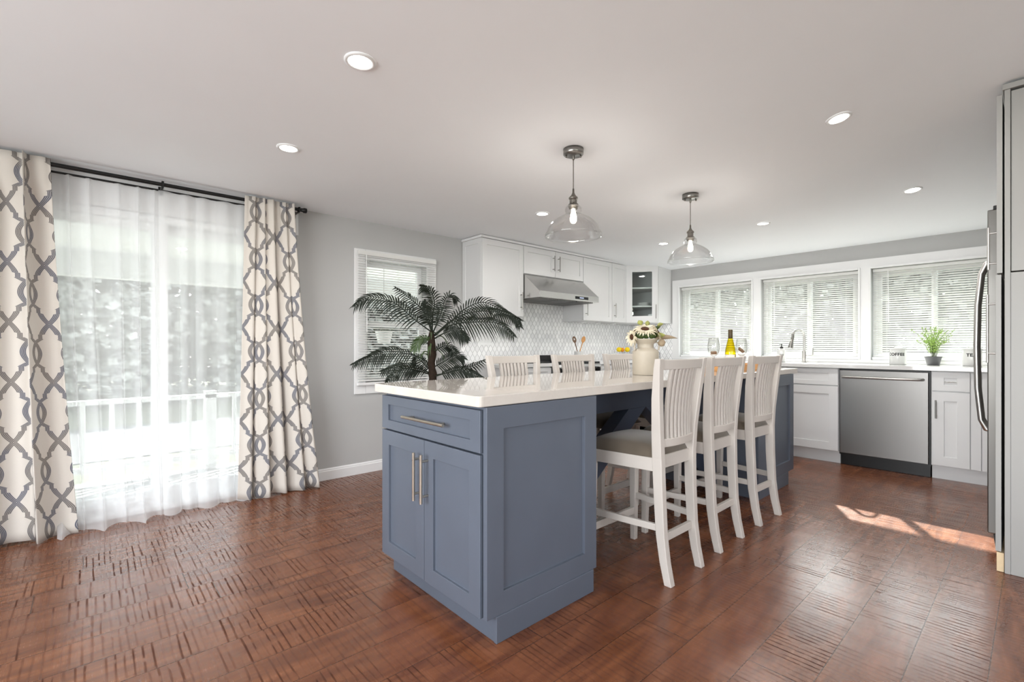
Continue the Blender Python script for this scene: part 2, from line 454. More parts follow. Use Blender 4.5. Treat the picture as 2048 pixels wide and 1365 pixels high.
# ceiling
cb = MB(); nx, ny = 34, 44; xs = [-4.08 + 6.83 * i / nx for i in range(nx + 1)]; ys = [-2.75 + 8.75 * j / ny for j in range(ny + 1)]
cb.add([(x, y, ceil_z(x, y)) for x in xs for y in ys], [(i * (ny + 1) + j, (i + 1) * (ny + 1) + j, (i + 1) * (ny + 1) + j + 1, i * (ny + 1) + j + 1) for i in range(nx) for j in range(ny)], True)
cb.add([(x, y, 2.46) for x in xs[::nx] for y in ys[::ny]], [(0, 1, 3, 2)])
struct('ceiling', cb, M['ceiling'], fix=False)

def wall_with_holes(mb, axis, a0, a1, z0, z1, p0, p1, holes):
    """wall slab: axis 'y' = runs along y between x=p0..p1; holes = (lo, hi, zlo, zhi)"""
    def b(l, h, zl, zh):
        if h - l > 1e-4 and zh - zl > 1e-4:
            (mb.box(p0, p1, l, h, zl, zh) if axis == 'y' else mb.box(l, h, p0, p1, zl, zh))
    cur = a0
    for l, h, zl, zh in sorted(holes):
        b(cur, l, z0, z1); b(l, h, z0, zl); b(l, h, zh, z1); cur = h
    b(cur, a1, z0, z1)
DOOR = (-.45, 1.15, 0, 1.98); W1 = (1.80, 2.42, .79, 1.86)
WN = [(-3.168, -2.257, .968, 1.881), (-2.152, -1.222, .968, 1.881), (-1.117, -.19, .968, 1.881)]
wl = MB(); wall_with_holes(wl, 'y', -2.75, 6.0, 0, 2.45, -4.08, WX, [DOOR, W1]); struct('wall_left', wl, M['wall'])
ww = MB(); wall_with_holes(ww, 'x', WX, .72, 0, 2.45, WY, 6.0, WN); struct('wall_window', ww, M['wall'])
struct('wall_right', MB().box(.62, .74, 3.3, 5.83, 0, 2.45), M['wall'])
struct('wall_return', MB().box(.74, 2.75, 3.30, 3.42, 0, 2.45), M['wall'])
wr = MB(); wall_with_holes(wr, 'x', WX, 2.75, 0, 2.45, -2.75, -2.6, [(-2.3, 1.1, .6, 2.1)]); struct('wall_rear', wr, M['wall'])  # opening added behind the rear fill lamp, lets extra sky light in
wf = MB(); wall_with_holes(wf, 'y', -2.6, 3.3, 0, 2.45, 2.6, 2.75, [(-.9, 2.1, .6, 2.1)]); struct('wall_far_right', wf, M['wall'])  # opening added behind the side fill lamp, also for extra light

# flat white casing panel round the three kitchen windows
tm = MB(); wall_with_holes(tm, 'x', -3.269, .62, .936, 1.98, WY - .014, WY, WN); struct('trim_1', tm, M['trim'])
bead = MB()
for l, h, zl, zh in WN:
    for q in ((l - .018, l, zl - .0, zh + .018), (h, h + .018, zl, zh + .018), (l, h, zh, zh + .018)):
        bead.box(q[0], q[1], WY - .026, WY - .014, q[2], q[3])
struct('trim_2', bead, M['trim'], bevel=.003)
# baseboard of the left wall
bb = MB(); prof = [(0, 0), (.014, 0), (.014, .072), (.010, .078), (.010, .086), (.005, .092), (0, .094)]
bb.prism(prof, lambda a, b, t: (WX + a, t, b), 1.15, 2.82); bb.prism(prof, lambda a, b, t: (WX + a, t, b), -2.6, -.45)
struct('baseboard_left', bb, M['trim'])
# casing above and beside the sliding door, under the ceiling
dt = MB().box(WX, WX + .016, -.56, 1.24, 1.98, 2.185).box(WX, WX + .014, 1.15, 1.22, 0, 1.98).box(WX, WX + .014, -.52, -.45, 0, 1.98)
dt.box(WX, WX + .03, -.60, 1.28, 2.165, 2.193)
struct('trim_3', dt, M['trim'], bevel=.003)

# sliding glass door
y0, y1, z0, z1 = DOOR
dr = thing('door_1', (-4.0, (y0 + y1) / 2, 0), None, None); dr['kind'] = 'structure'
f = MB().box(-4.07, WX - .005, y0, y0 + .035, 0, z1).box(-4.07, WX - .005, y1 - .035, y1, 0, z1).box(-4.07, WX - .005, y0 + .035, y1 - .035, z1 - .05, z1).box(-4.07, WX - .005, y0 + .035, y1 - .035, .001, .03)
f.build('frame', M['vinyl'], dr, bevel=.003)
for nm, a, b, x in (('fixed_panel', .318, y1 - .035, -4.03), ('sliding_panel', y0 + .035, .406, -3.975)):
    pnl = MB().box(x - .02, x + .02, a, a + .085, .03, z1 - .05).box(x - .02, x + .02, b - .085, b, .03, z1 - .05).box(x - .02, x + .02, a + .085, b - .085, z1 - .11, z1 - .05).box(x - .02, x + .02, a + .085, b - .085, .03, .14)
    po = pnl.build(nm, M['vinyl'], dr, bevel=.003)
    MB().box(x - .004, x + .004, a + .085, b - .085, .14, z1 - .11).build('glass', M['glass'], po)

# window of the left wall (double hung)
y0, y1, z0, z1 = W1
wn = thing('window_1', (-4.0, (y0 + y1) / 2, z0), None, None); wn['kind'] = 'structure'
cs = MB().box(WX, WX + .018, 1.70, 1.80, .69, 1.95).box(WX, WX + .018, 2.42, 2.52, .69, 1.95).box(WX, WX + .018, 1.80, 2.42, 1.86, 1.95).box(WX, WX + .018, 1.80, 2.42, .69, .765).box(WX - .1, WX + .045, 1.72, 2.50, .765, .79)
cs.build('window_casing', M['trim'], wn, bevel=.004)
for nm, zl, zh, x in (('upper_sash', 1.28, z1, -4.03), ('lower_sash', z0, 1.315, -3.995)):
    sh = MB().box(x - .016, x + .016, y0, y0 + .05, zl, zh).box(x - .016, x + .016, y1 - .05, y1, zl, zh).box(x - .016, x + .016, y0 + .05, y1 - .05, zh - .04, zh).box(x - .016, x + .016, y0 + .05, y1 - .05, zl, zl + .045)
    so = sh.build(nm, M['vinyl'], wn, bevel=.003)
    MB().box(x - .003, x + .003, y0 + .05, y1 - .05, zl + .045, zh - .04).build('glass', M['glass'], so)
# three kitchen windows (sliding sashes)
for i, (x0, x1, z0, z1) in enumerate(WN):
    wn = thing('window_%d' % (i + 2), ((x0 + x1) / 2, 5.95, z0), None, None); wn['kind'] = 'structure'
    c = (x0 + x1) / 2
    MB().box(x0, x0 + .03, 5.90, 6.0, z0, z1).box(x1 - .03, x1, 5.90, 6.0, z0, z1).box(x0 + .03, x1 - .03, 5.90, 6.0, z1 - .03, z1).box(x0 + .03, x1 - .03, 5.90, 6.0, z0, z0 + .03).box(x0 + .001, x1 - .001, 5.845, 5.90, z0 + .001, z0 + .03).build('window_frame', M['vinyl'], wn, bevel=.003)
    for nm, a, b, y in (('left_sash', x0 + .03, c + .02, 5.955), ('right_sash', c - .02, x1 - .03, 5.925)):
        sh = MB().box(a, a + .035, y - .013, y + .013, z0 + .03, z1 - .03).box(b - .035, b, y - .013, y + .013, z0 + .03, z1 - .03).box(a + .035, b - .035, y - .013, y + .013, z1 - .07, z1 - .03).box(a + .035, b - .035, y - .013, y + .013, z0 + .03, z0 + .07)
        so = sh.build(nm, M['vinyl'], wn, bevel=.002)
        MB().box(a + .035, b - .035, y - .003, y + .003, z0 + .07, z1 - .07).build('glass', M['glass'], so)

# horizontal blinds
def blind(name_pos, a0, a1, ztop, zbot, plane, axis, tilt, label, sgn, wand_at, rail_h=.03):
    """axis = direction the slats run; sgn = +1 if the room lies on the + side of the other axis"""
    P = (lambda a, d, z: (plane + d * sgn, a, z)) if axis == 'y' else (lambda a, d, z: (a, plane + d * sgn, z))
    def B(mb, al, ah, dl, dh, zl, zh):
        p, q = P(al, dl, zl), P(ah, dh, zh); return mb.box(min(p[0], q[0]), max(p[0], q[0]), min(p[1], q[1]), max(p[1], q[1]), zl, zh)
    t = thing('window_blind', P((a0 + a1) / 2, 0, zbot), label, 'blind')
    B(MB(), a0, a1, -.013, .013, ztop - rail_h, ztop).build('head_rail', M['slat'], t, bevel=.002)
    sl = MB(); z = ztop - rail_h - .012; hw = .0125
    while z > zbot + .02:
        ct, st = math.cos(tilt), math.sin(tilt); q = []
        for k, c in ((-1, 0), (0, .0007), (1, 0)):
            q.append((k * hw * ct, z - k * hw * st + c))
        sl.add([P(a, d, zz) for a in (a0 + .004, a1 - .004) for d, zz in q], [(0, 1, 4, 3), (1, 2, 5, 4)])
        z -= .0215
    sl.build('slats', M['slat'], t, fix=False, solid=.0006)
    B(MB(), a0 + .002, a1 - .002, -.012, .012, zbot, zbot + .014).build('bottom_rail', M['slat'], t, bevel=.002)
    n = 3 if a1 - a0 > .7 else 2
    for k in range(n):
        a = a0 + (a1 - a0) * (.12 + .76 * k / (n - 1))
        cd = MB()
        for d in (-.0135, .0135): cd.tube([P(a, d, zbot + .01), P(a, d, ztop - rail_h)], .0009, 5)
        cd.build('ladder_cord', M['slat'], t)
    if wand_at is not None:
        MB().tube([P(wand_at, .022, ztop - rail_h), P(wand_at + .004, .024, ztop - .62 * (ztop - zbot))], .0035, 8).build('tilt_wand', M['outlet'], t)
    return t
blind(0, 1.722, 2.505, 1.93, .80, WX + .032, 'y', math.radians(20), 'white slatted blind over the left wall window behind the palm', 1, 1.79, .035)
lb = ['white slatted blind in the leftmost of three kitchen windows, behind the wine bottle', 'white slatted blind in the middle kitchen window behind the faucet', 'white slatted blind in the kitchen window behind the potted herb']
for (x0, x1, z0, z1), l in zip(WN, lb): blind(0, x0 + .006, x1 - .006, z1 - .004, z0 + .036, 5.872, 'x', math.radians(38), l, -1, x0 + .13)

# lantern-tile backsplash
t = thing('tile_backsplash', (WX, 4.3, .936), 'white lantern tile backsplash running behind range and under wall cabinets', 'backsplash')
t2 = thing('tile_backsplash', (-3.6, WY, .936), 'short white tile backsplash between the range corner and the kitchen windows', 'backsplash')
MB().box(WX + .0005, WX + .008, 2.815, WY - .0005, .936, 1.409).box(WX + .0005, WX + .008, 3.395, 4.365, 1.409, 1.86).build('long_panel', M['tile_left'], t)
MB().box(WX + .009, -3.27, WY - .008, WY - .0005, .936, 1.409).build('corner_panel', M['tile_window'], t2)

# ------------------------------------------------------------------ outside
g = MB().box(-60, 40, -50, 60, -1.4, -1.2); struct('ground', g, M['grass'])
struct('road', MB().box(-17.5, -12.5, -50, 60, -1.2, -1.18), M['road'])
dk = MB(); x = -4.08
yy = -4.0
while yy < 6.4: dk.box(-6.42, -4.085, yy, yy + .134, -.31, -.28); yy += .14
struct('deck', dk, M['deck'], bevel=.002)
struct('porch_roof', MB().box(-6.6, -4.085, -4, 6.6, 2.06, 2.16).box(-6.42, -6.30, -4, 6.6, 1.80, 2.06), M['vinyl'])
struct('roof_eave', MB().box(-4.2, 1.2, 6.005, 6.83, 2.28, 2.38), M['vinyl'])
t = thing('deck_railing', (-6.3, 1.0, -.28), 'white deck railing outside the sliding door, seen through the sheers', 'railing')
MB().box(-6.36, -6.25, -3.9, 6.2, .52, .565).build('top_rail', M['vinyl'], t, bevel=.004)
MB().box(-6.33, -6.28, -3.9, 6.2, -.16, -.10).build('bottom_rail', M['vinyl'], t, bevel=.003)
yy = -3.8
k = 0
while yy < 6.0:
    MB().box(-6.325, -6.285, yy, yy + .04, -.10, .52).build('baluster', M['vinyl'], t, bevel=.002); yy += .22; k += 1
for yy in (-3.9, -1.45, .98, 3.4, 5.9): MB().box(-6.36, -6.25, yy, yy + .11, -.28, 1.80 if k < 0 else .60).build('post', M['vinyl'], t, bevel=.003)
# hanging planter outside the left window
t = thing('hanging_planter', (-5.2, 2.62, 1.14), 'white hanging planter outside the left wall window', 'planter')
MB().lathe([(0, 1.14), (.07, 1.14), (.105, 1.285), (.11, 1.29), (.098, 1.29), (.09, 1.27), (0, 1.27)], (-5.2, 2.62, 0), 24).build('basket', M['ceramic'], t)
pf = MB()
for k in range(260):
    a = random.random() * 2 * PI; r_ = .11 * math.sqrt(random.random()); hh = 1.28 + random.random() * .09
    c = Vector((-5.2 + r_ * math.cos(a), 2.62 + r_ * math.sin(a), hh)); d = Vector((random.gauss(0, 1), random.gauss(0, 1), random.gauss(.3, 1))).normalized() * .03; e = d.cross(Vector((.3, .2, 1))).normalized() * .012
    pf.add([c, c + d * .5 + e, c + d, c + d * .5 - e], [(0, 1, 2, 3)])
pf.build('foliage', M['leaf'], t, fix=False)
hg = MB()
for a in (0, 2.1, 4.2): hg.tube([(-5.2 + .105 * math.cos(a), 2.62 + .105 * math.sin(a), 1.285), (-5.2, 2.62, 1.75), (-5.2, 2.62, 2.06)], .0015, 5)
hg.build('hanger', M['rod'], t)
# trees beyond the deck and beyond the kitchen windows
def tree(x, y, h, r, label, grp, seed):
    lf_ = .145 * r
    rn = random.Random(seed); zb = -1.2
    t = thing('tree', (x, y, zb), label, 'tree', grp)
    tk = MB().tube([(x, y, zb), (x + .1, y, zb + h * .3), (x - .05, y + .1, zb + h * .7)], [.16, .12, .06], 8)
    for k in range(5):
        a = k * 1.3; tk.tube([(x, y, zb + h * (.3 + .08 * k)), (x + r * .5 * math.cos(a), y + r * .5 * math.sin(a), zb + h * (.5 + .08 * k))], [.06, .02], 6)
    tk.build('trunk', M['bark'], t)
    fo = MB()
    for _ in range(5200):
        zz = rn.random(); rad = r * math.sqrt(rn.random()) * (1 - .75 * max(0, zz - .45) ** 1.5 * 1.8) * .94; a = rn.random() * 2 * PI
        c = Vector((x + rad * math.cos(a), y + rad * math.sin(a), zb + h * (.06 + .92 * zz)))
        d = Vector((rn.gauss(0, 1), rn.gauss(0, 1), rn.gauss(0, 1))).normalized() * lf_; e = d.cross(Vector((rn.random(), rn.random(), 1))).normalized() * lf_ * .48
        fo.add([c, c + d * .5 + e, c + d, c + d * .5 - e], [(0, 1, 2, 3)])
    fo.build('foliage', M['tree'], t, fix=False)
for k in range(9):
    tree(-24.5 - .6 * (k % 2), -22 + 5.6 * k, 8.6 + (k % 3) * .5, 2.75, 'leafy green tree across the road, seen through the sheers', 'trees across the road', 100 + k)
for k in range(10):
    tree(-31.9, (-19.2 - 5.6 + 5.6 * k) * 1.265, 10.2 + (k % 2), 3.2, 'taller tree in the back row across the road, seen through the sheers', 'back trees across the road', 130 + k)
for k in range(7):
    tree(-13.5 + 3.6 * k, 19, 5.6, 1.75, 'leafy tree outside the kitchen windows, glimpsed between blind slats', 'trees outside the kitchen windows', 200 + k)
for k in range(7):
    tree((-15.3 + 3.6 * k) * 1.22, 23.2, 7.0, 2.1, 'back tree outside the kitchen windows, glimpsed between blind slats', 'back trees outside the kitchen windows', 220 + k)

# ================================================================== LIGHT FITTINGS
CANS = [(719, 118, 'large recessed ceiling light nearest the viewer, left of centre'), (577, 295, 'recessed ceiling light in front of the patterned right curtain'),
        (1678, 238, 'recessed ceiling light at upper right, left of the tall pale cabinet'), (1085, 427, 'small recessed ceiling light left of the nearer pendant lamp'),
        (1823, 398, 'recessed ceiling light above the dishwasher, right of the sunlit ceiling'), (1526, 453, 'small recessed ceiling light above the middle kitchen window'),
        (1327, 490, 'tiny recessed ceiling light between the far pendant and the corner cabinet')]
POS = [(-1.735, .775), (-2.755, .82), (-.70, 2.93), (-2.72, 2.775), (-.62, 4.52), (-1.63, 4.45), (-2.65, 4.53)]
for (px, py, lab), (x, y) in zip(CANS, POS):
    z = ceil_z(x, y)
    t = thing('recessed_light', (x, y, z), lab, 'ceiling light')
    MB().lathe([(.058, z - .0005), (.058, z - .004), (.052, z - .008), (.044, z - .006), (.043, z - .0005)], (x, y, 0), 40).build('trim_ring', M['trim'], t)
    MB().lathe([(0, z - .005), (.0435, z - .005), (.0435, z - .001)], (x, y, 0), 40).build('lens', M['led'], t)
    nrm_ = Vector((-(ceil_z(x + .1, y) - ceil_z(x - .1, y)) / .2, -(ceil_z(x, y + .1) - ceil_z(x, y - .1)) / .2, 1)).normalized()
    q_ = Vector((0, 0, 1)).rotation_difference(nrm_); t.rotation_mode = 'XYZ'; t.rotation_euler = q_.to_euler()
    lamp('recessed_lamp', 'AREA', Vector((x, y, z)) - nrm_ * .012, 5.5, (1, .97, .93), rot=q_.to_euler(), shape='DISK', size=.09)

def pendant(x, y, lab):
    z = ceil_z(x, y)
    t = thing('pendant_lamp', (x, y, 1.69), lab, 'pendant lamp', )
    cp = MB().lathe([(0, z - .001), (.056, z - .001), (.056, z - .030), (.052, z - .034), (0, z - .034)], (x, y, 0), 40)
    co = cp.build('canopy', M['pull'], t)
    for s in (-1, 1): MB().lathe([(0, z - .034), (.005, z - .034), (.005, z - .046), (0, z - .048)], (x + s * .027, y + s * .03, 0), 12).build('screw_cap', M['pewter'], co)
    MB().lathe([(.006, z - .034), (.007, z - .055), (.004, z - .062), (0, z - .062)], (x, y, 0), 16).build('cord_grip', M['pewter'], co)
    MB().tube([(x, y, z - .055), (x, y, 1.955)], .0028, 8).build('cord', M['pewter'], t)
    so = MB().lathe([(0, 1.975), (.005, 1.975), (.006, 1.952), (.013, 1.938), (.025, 1.926), (.025, 1.918), (.018, 1.915), (.0185, 1.89), (.028, 1.888), (.029, 1.874), (.024, 1.872), (.024, 1.862), (0, 1.862)], (x, y, 0), 36)
    for k in range(18):
        a = k * PI / 9; so.tube([(x + .0188 * math.cos(a), y + .0188 * math.sin(a), 1.914), (x + .0188 * math.cos(a), y + .0188 * math.sin(a), 1.892)], .0018, 6)
    so.build('socket', M['pewter'], t)
    gp = [(.026, 1.885), (.036, 1.878), (.043, 1.868), (.045, 1.855), (.041, 1.842), (.046, 1.832), (.066, 1.822), (.095, 1.805), (.118, 1.786), (.134, 1.765), (.142, 1.748), (.1435, 1.742), (.148, 1.735), (.155, 1.722), (.157, 1.710), (.154, 1.709)]
    sg = MB().lathe(gp, (x, y, 0), 64); sg.build('glass_shade', M['shade_glass'], t, fix=False, solid=.0025)
    bu = MB().lathe([(.010, 1.862), (.011, 1.848), (.016, 1.83), (.0185, 1.812), (.017, 1.795), (.010, 1.785), (0, 1.782)], (x, y, 0), 24); bu.build('bulb', M['bulb'], t)
    lamp('pendant_bulb_light', 'POINT', (x, y, 1.73), 2.4, (1, .95, .88), shadow_soft_size=.03)
pendant(-1.72, 2.0, 'nearer glass pendant lamp hanging over the island'); pendant(-1.67, 3.22, 'farther glass pendant lamp hanging over the island by the windows')
for k, y in enumerate((4.52, 4.80, 5.12)):
    t = thing('puck_light', (-3.72, y, 1.395), ['puck light under the wall cabinet, nearest the hood', 'middle puck light under the wall cabinets', 'puck light under the wall cabinets nearest the corner'][k], 'cabinet light')
    MB().lathe([(0, 1.4085), (.033, 1.4085), (.033, 1.396), (.028, 1.394), (.027, 1.3975)], (-3.72, y, 0), 24).build('housing', M['outlet'], t)
    MB().lathe([(0, 1.3965), (.027, 1.3965)], (-3.72, y, 0), 24).build('lens', M['puck'], t)

# ================================================================== ISLAND
def handle(c, axis, n, L, parent, r=.006, off=.032, mat='pull'):
    return MB().bar_pull(c, axis, n, L, r, off).build('handle', M[mat], parent)
X_, Y_, Z_ = (1, 0, 0), (0, 1, 0), (0, 0, 1)
nX, nY = (-1, 0, 0), (0, -1, 0)
t = thing('island_cabinet', (-1.745, 1.40, 0), 'slate blue island cabinet with drawer over two doors, nearest the viewer', 'cabinet', None)
MB().box(-2.14, -1.362, 1.092, 1.70, .10, .878).build('body', M['blue'], t, bevel=.002)
MB().box(-2.13, -1.345, 1.125, 1.69, 0, .10).box(-1.352, -1.335, 1.122, 1.692, 0, .10).build('toe_kick', M['blue'], t, bevel=.002)
MB().shaker((-1.36, 1.078, .10), Y_, X_, .637, .778, .022, .082, .012, .085).build('side_panel', M['blue'], t, bevel=.0015)
d = MB().shaker((-2.138, 1.09, .708), X_, nY, .772, .158, .022, .062, .012, .042).build('drawer', M['blue'], t, bevel=.0015)
handle((-1.735, 1.077, .787), X_, nY, .33, d, .0065, .034, 'nickel')
for a in (-2.138, -1.7505):
    d = MB().shaker((a, 1.09, .10), X_, nY, .3845, .60, .022, .068, .012).build('door', M['blue'], t, bevel=.0015)
    handle((-1.782 if a < -2 else -1.722, 1.068, .545), Z_, nY, .205, d, .0065, .034, 'nickel')
t = thing('island_cabinet', (-1.745, 3.93, 0), 'slate blue island cabinet at the far end beside the third stool', 'cabinet', None)
MB().box(-2.14, -1.362, 3.575, 4.275, .10, .878).build('body', M['blue'], t, bevel=.002)
MB().box(-2.13, -1.335, 3.58, 4.17, 0, .10).build('toe_kick', M['blue'], t, bevel=.002)
MB().shaker((-1.36, 3.568, .10), Y_, X_, .727, .778, .022, .082, .012, .085).build('side_panel', M['blue'], t, bevel=.0015)
for a in (-2.138, -1.7505): MB().shaker((a + .3845, 4.277, .10), nX, Y_, .3845, .60, .022, .068, .012).build('door', M['blue'], t, bevel=.0015)
MB().shaker((-1.366, 4.277, .708), nX, Y_, .772, .158, .022, .062, .012, .042).build('drawer', M['blue'], t, bevel=.0015)
# support between the two cabinets
t = thing('island_support', (-1.71, 2.64, 0), 'dark blue island support with slanting braces between the two cabinets', 'support')
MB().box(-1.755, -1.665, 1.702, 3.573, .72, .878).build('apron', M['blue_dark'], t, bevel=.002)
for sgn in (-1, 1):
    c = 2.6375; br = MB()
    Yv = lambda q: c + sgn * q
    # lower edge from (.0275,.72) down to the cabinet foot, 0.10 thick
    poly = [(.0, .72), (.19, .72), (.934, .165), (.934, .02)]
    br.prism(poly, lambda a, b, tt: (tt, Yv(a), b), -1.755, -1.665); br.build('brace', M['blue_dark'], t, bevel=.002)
# island worktop with softened corners
def slab(x0, x1, y0, y1, z0, z1, r=.02):
    poly = []
    for cx, cy, a0 in ((x1 - r, y1 - r, 0), (x0 + r, y1 - r, 90), (x0 + r, y0 + r, 180), (x1 - r, y0 + r, 270)):
        for k in range(5):
            a = math.radians(a0 + 22.5 * k); poly.append((cx + r * math.cos(a), cy + r * math.sin(a)))
    return MB().prism(poly, lambda a, b, tt: (a, b, tt), z0, z1)
o = slab(-2.185, -1.342, 1.045, 4.42, .88, .92).build('worktop', M['quartz'], bevel=.004)
tag(o, 'long cream polished quartz worktop of the blue island', 'worktop')

# ================================================================== STOOLS (back towards +x, centred on y)
def make_stool():
    t = thing('bar_stool', (0, 0, 0), '', 'bar stool', 'white slat-back bar stools at the island')
    m = M['stool']
    # rear posts: (z, x_outer, half_width_outer, depth_x)
    rows = [(0, .225, .163, .036), (.10, .205, .163, .040), (.22, .190, .163, .044), (.40, .182, .164, .047), (.58, .178, .168, .049), (.70, .180, .180, .047), (.86, .190, .204, .042), (1.0, .202, .222, .032), (1.045, .208, .227, .028)]
    pw = .036
    for s in (-1, 1):
        l = MB(); vs = []
        for z, xo, hw, dx in rows:
            vs += [(xo, s * hw, z), (xo, s * (hw - pw), z), (xo - dx, s * (hw - pw), z), (xo - dx, s * hw, z)]
        fs = [(0, 1, 2, 3), tuple(len(vs) - 4 + i for i in range(4))]
        for i in range(len(rows) - 1):
            for k in range(4): k2 = (k + 1) % 4; fs.append((i * 4 + k, i * 4 + k2, i * 4 + 4 + k2, i * 4 + 4 + k))
        l.add(vs, fs).build('leg', m, t, bevel=.003)
    for s in (-1, 1):
        l = MB(); vs = []
        for z, dx in ((0, 0), (.56, 0)):
            w2 = .030 if z == 0 else .042
            vs += [(-.225, s * .21, z), (-.225 + w2, s * .21, z), (-.225 + w2, s * (.21 - w2), z), (-.225, s * (.21 - w2), z)]
        l.add(vs, [(0, 1, 2, 3), (4, 5, 6, 7)] + [(k, (k + 1) % 4, 4 + (k + 1) % 4, 4 + k) for k in range(4)]).build('leg', m, t, bevel=.003)
    fr = MB()
    fr.box(.140, .158, -.135, .135, .525, .585)
    fr.box(-.215, -.197, -.17, .17, .515, .575)
    for s in (-1, 1):
        a, b = (-.19, s * .205), (.14, s * .163)
        fr.add([(x, y, z) for (x, y) in (a, b) for y in (y, y - s * .02) for z in (.515, .578)], [(0, 1, 3, 2), (4, 6, 7, 5), (0, 4, 5, 1), (2, 3, 7, 6), (0, 2, 6, 4), (1, 5, 7, 3)])
    fr.build('seat_frame', m, t, bevel=.002)
    # cushion: domed pad, wider at the front
    cu = MB(); n = 16; vs = []
    def padpt(i, j, top):
        a = -1 + 2 * i / n; b = -1 + 2 * j / n; x = -.045 + a * .195; hw = .212 - (a + 1) / 2 * .055
        e = (1 - abs(a) ** 5) * (1 - abs(b) ** 5)
        return (x, b * hw, (.580 + .058 * e ** .35 + .018 * (1 - a * a) * (1 - b * b)) if top else .578)
    for tp in (1, 0):
        for i in range(n + 1):
            for j in range(n + 1): vs.append(padpt(i, j, tp))
    N = (n + 1) ** 2; fs = []
    for i in range(n):
        for j in range(n):
            q = i * (n + 1) + j; fs.append((q, q + n + 1, q + n + 2, q + 1)); fs.append((N + q, N + q + 1, N + q + n + 2, N + q + n + 1))
    for k in range(n):
        for (p, q) in ((k, k + 1), (n * (n + 1) + k, n * (n + 1) + k + 1), (k * (n + 1), (k + 1) * (n + 1)), (k * (n + 1) + n, (k + 1) * (n + 1) + n)): fs.append((p, q, N + q, N + p))
    cu.add(vs, fs, True).build('seat_cushion', M['seat'], t)
    def arc(y, hw, bulge): return bulge * (1 - (y / hw) ** 2)
    def rail(z0, z1, x, hw, th, bulge):
        mb = MB(); n = 14; vs = []
        for i in range(n + 1):
            y = -hw + 2 * hw * i / n; b = arc(y, hw, bulge)
            for zz, xx in ((z0, x), (z1, x + (z1 - z0) * .12)): vs += [(xx + b, y, zz), (xx + b - th, y, zz)]
        fs = [(0, 1, 3, 2), tuple(len(vs) - 4 + i for i in (0, 2, 3, 1))]
        for i in range(n):
            o = i * 4; fs += [(o, o + 4, o + 5, o + 1), (o + 2, o + 3, o + 7, o + 6), (o, o + 2, o + 6, o + 4), (o + 1, o + 5, o + 7, o + 3)]
        return mb.add(vs, fs)
    rail(.994, 1.040, .193, .192, .02, .022).build('top_rail', m, t, bevel=.003)
    rail(.628, .668, .168, .145, .02, .020).build('back_rail', m, t, bevel=.003)
    for k in range(8):
        f = (k - 3.5) / 3.5; yb, yt = f * .102, f * .108
        xb = .160 + arc(yb, .145, .020); xt = .186 + arc(yt, .192, .022)
        vs = []
        for j in range(7):
            g_ = j / 6; x = xb + (xt - xb) * g_ - .048 * g_ * (1 - g_); y = yb + (yt - yb) * g_; z = .664 + .336 * g_
            vs += [(x + .007, y - .0095, z), (x + .007, y + .0095, z), (x - .010, y + .0095, z), (x - .010, y - .0095, z)]
        fs = [(0, 1, 2, 3), (24, 25, 26, 27)] + [(i * 4 + q, i * 4 + (q + 1) % 4, i * 4 + 4 + (q + 1) % 4, i * 4 + 4 + q) for i in range(6) for q in range(4)]
        MB().add(vs, fs).build('back_slat', m, t, bevel=.002)
    # stretchers
    MB().box(.155, .175, -.132, .132, .185, .222).build('stretcher', m, t, bevel=.002)
    MB().box(-.212, -.192, -.176, .176, .150, .190).build('stretcher', m, t, bevel=.002)
    for s in (-1, 1):
        vs = [(x, y, z) for (x, y0) in ((-.192, s * .202), (.155, s * .158)) for y in (y0, y0 - s * .018) for z in (.238, .270)]
        MB().add(vs, [(0, 1, 3, 2), (4, 6, 7, 5), (0, 4, 5, 1), (2, 3, 7, 6), (0, 2, 6, 4), (1, 5, 7, 3)]).build('stretcher', m, t, bevel=.002)
    return t
proto = make_stool()
SP = [(-1.340, 2.135, 0, 'white bar stool on the near side of the island, closest to the viewer'), (-1.352, 2.655, 1, 'white bar stool, middle of the three in front of the island'),
      (-1.350, 3.225, -2, 'white bar stool in front of the blue far-end island cabinet'), (-2.075, 2.05, 180, 'white bar stool behind the island, nearest the palm'),
      (-2.075, 2.635, 180, 'white bar stool behind the island, in front of the range'), (-2.075, 3.22, 180, 'white bar stool behind the island, next to the milk can')]
for i, (x, y, a, lab) in enumerate(SP):
    o = proto if i == 0 else copy_tree(proto)
    o.location = (x, y, 0); o.rotation_euler = (0, 0, math.radians(a)); o['label'] = lab

# ================================================================== WALL CABINETS
Cb = M['cabinet']
def wall_handle(y, z, d, L=.18, x=-3.60): return handle((x, y, z), Z_, X_, L, d, .0055, .032)
t = thing('wall_cabinet', (-3.77, 3.12, 1.41), 'tall white wall cabinet left of the range hood, with panelled side', 'cabinet')
MB().box(WX, -3.622, 2.862, 3.392, 1.41, 2.165).build('body', Cb, t, bevel=.001)
MB().shaker((-3.925, 2.862, 1.41), X_, nY, .305, .755, .02, .05, .006).build('side_panel', Cb, t, bevel=.001)
d = MB().shaker((-3.62, 2.846, 1.415), Y_, X_, .545, .745, .02, .057, .009).build('door', Cb, t, bevel=.0012); wall_handle(3.352, 1.575, d)
t = thing('wall_cabinet', (-3.77, 3.88, 1.87), 'short white two-door wall cabinet over the range hood', 'cabinet')
MB().box(WX, -3.622, 3.396, 4.364, 1.868, 2.165).build('body', Cb, t, bevel=.001)
for a, hy in ((3.399, 3.84), (3.883, 3.925)):
    d = MB().shaker((-3.62, a, 1.872), Y_, X_, .480, .288, .02, .057, .009).build('door', Cb, t, bevel=.0012); wall_handle(hy, 2.02, d, .17)
t = thing('wall_cabinet', (-3.77, 4.65, 1.41), 'white wall cabinet right of the range hood', 'cabinet')
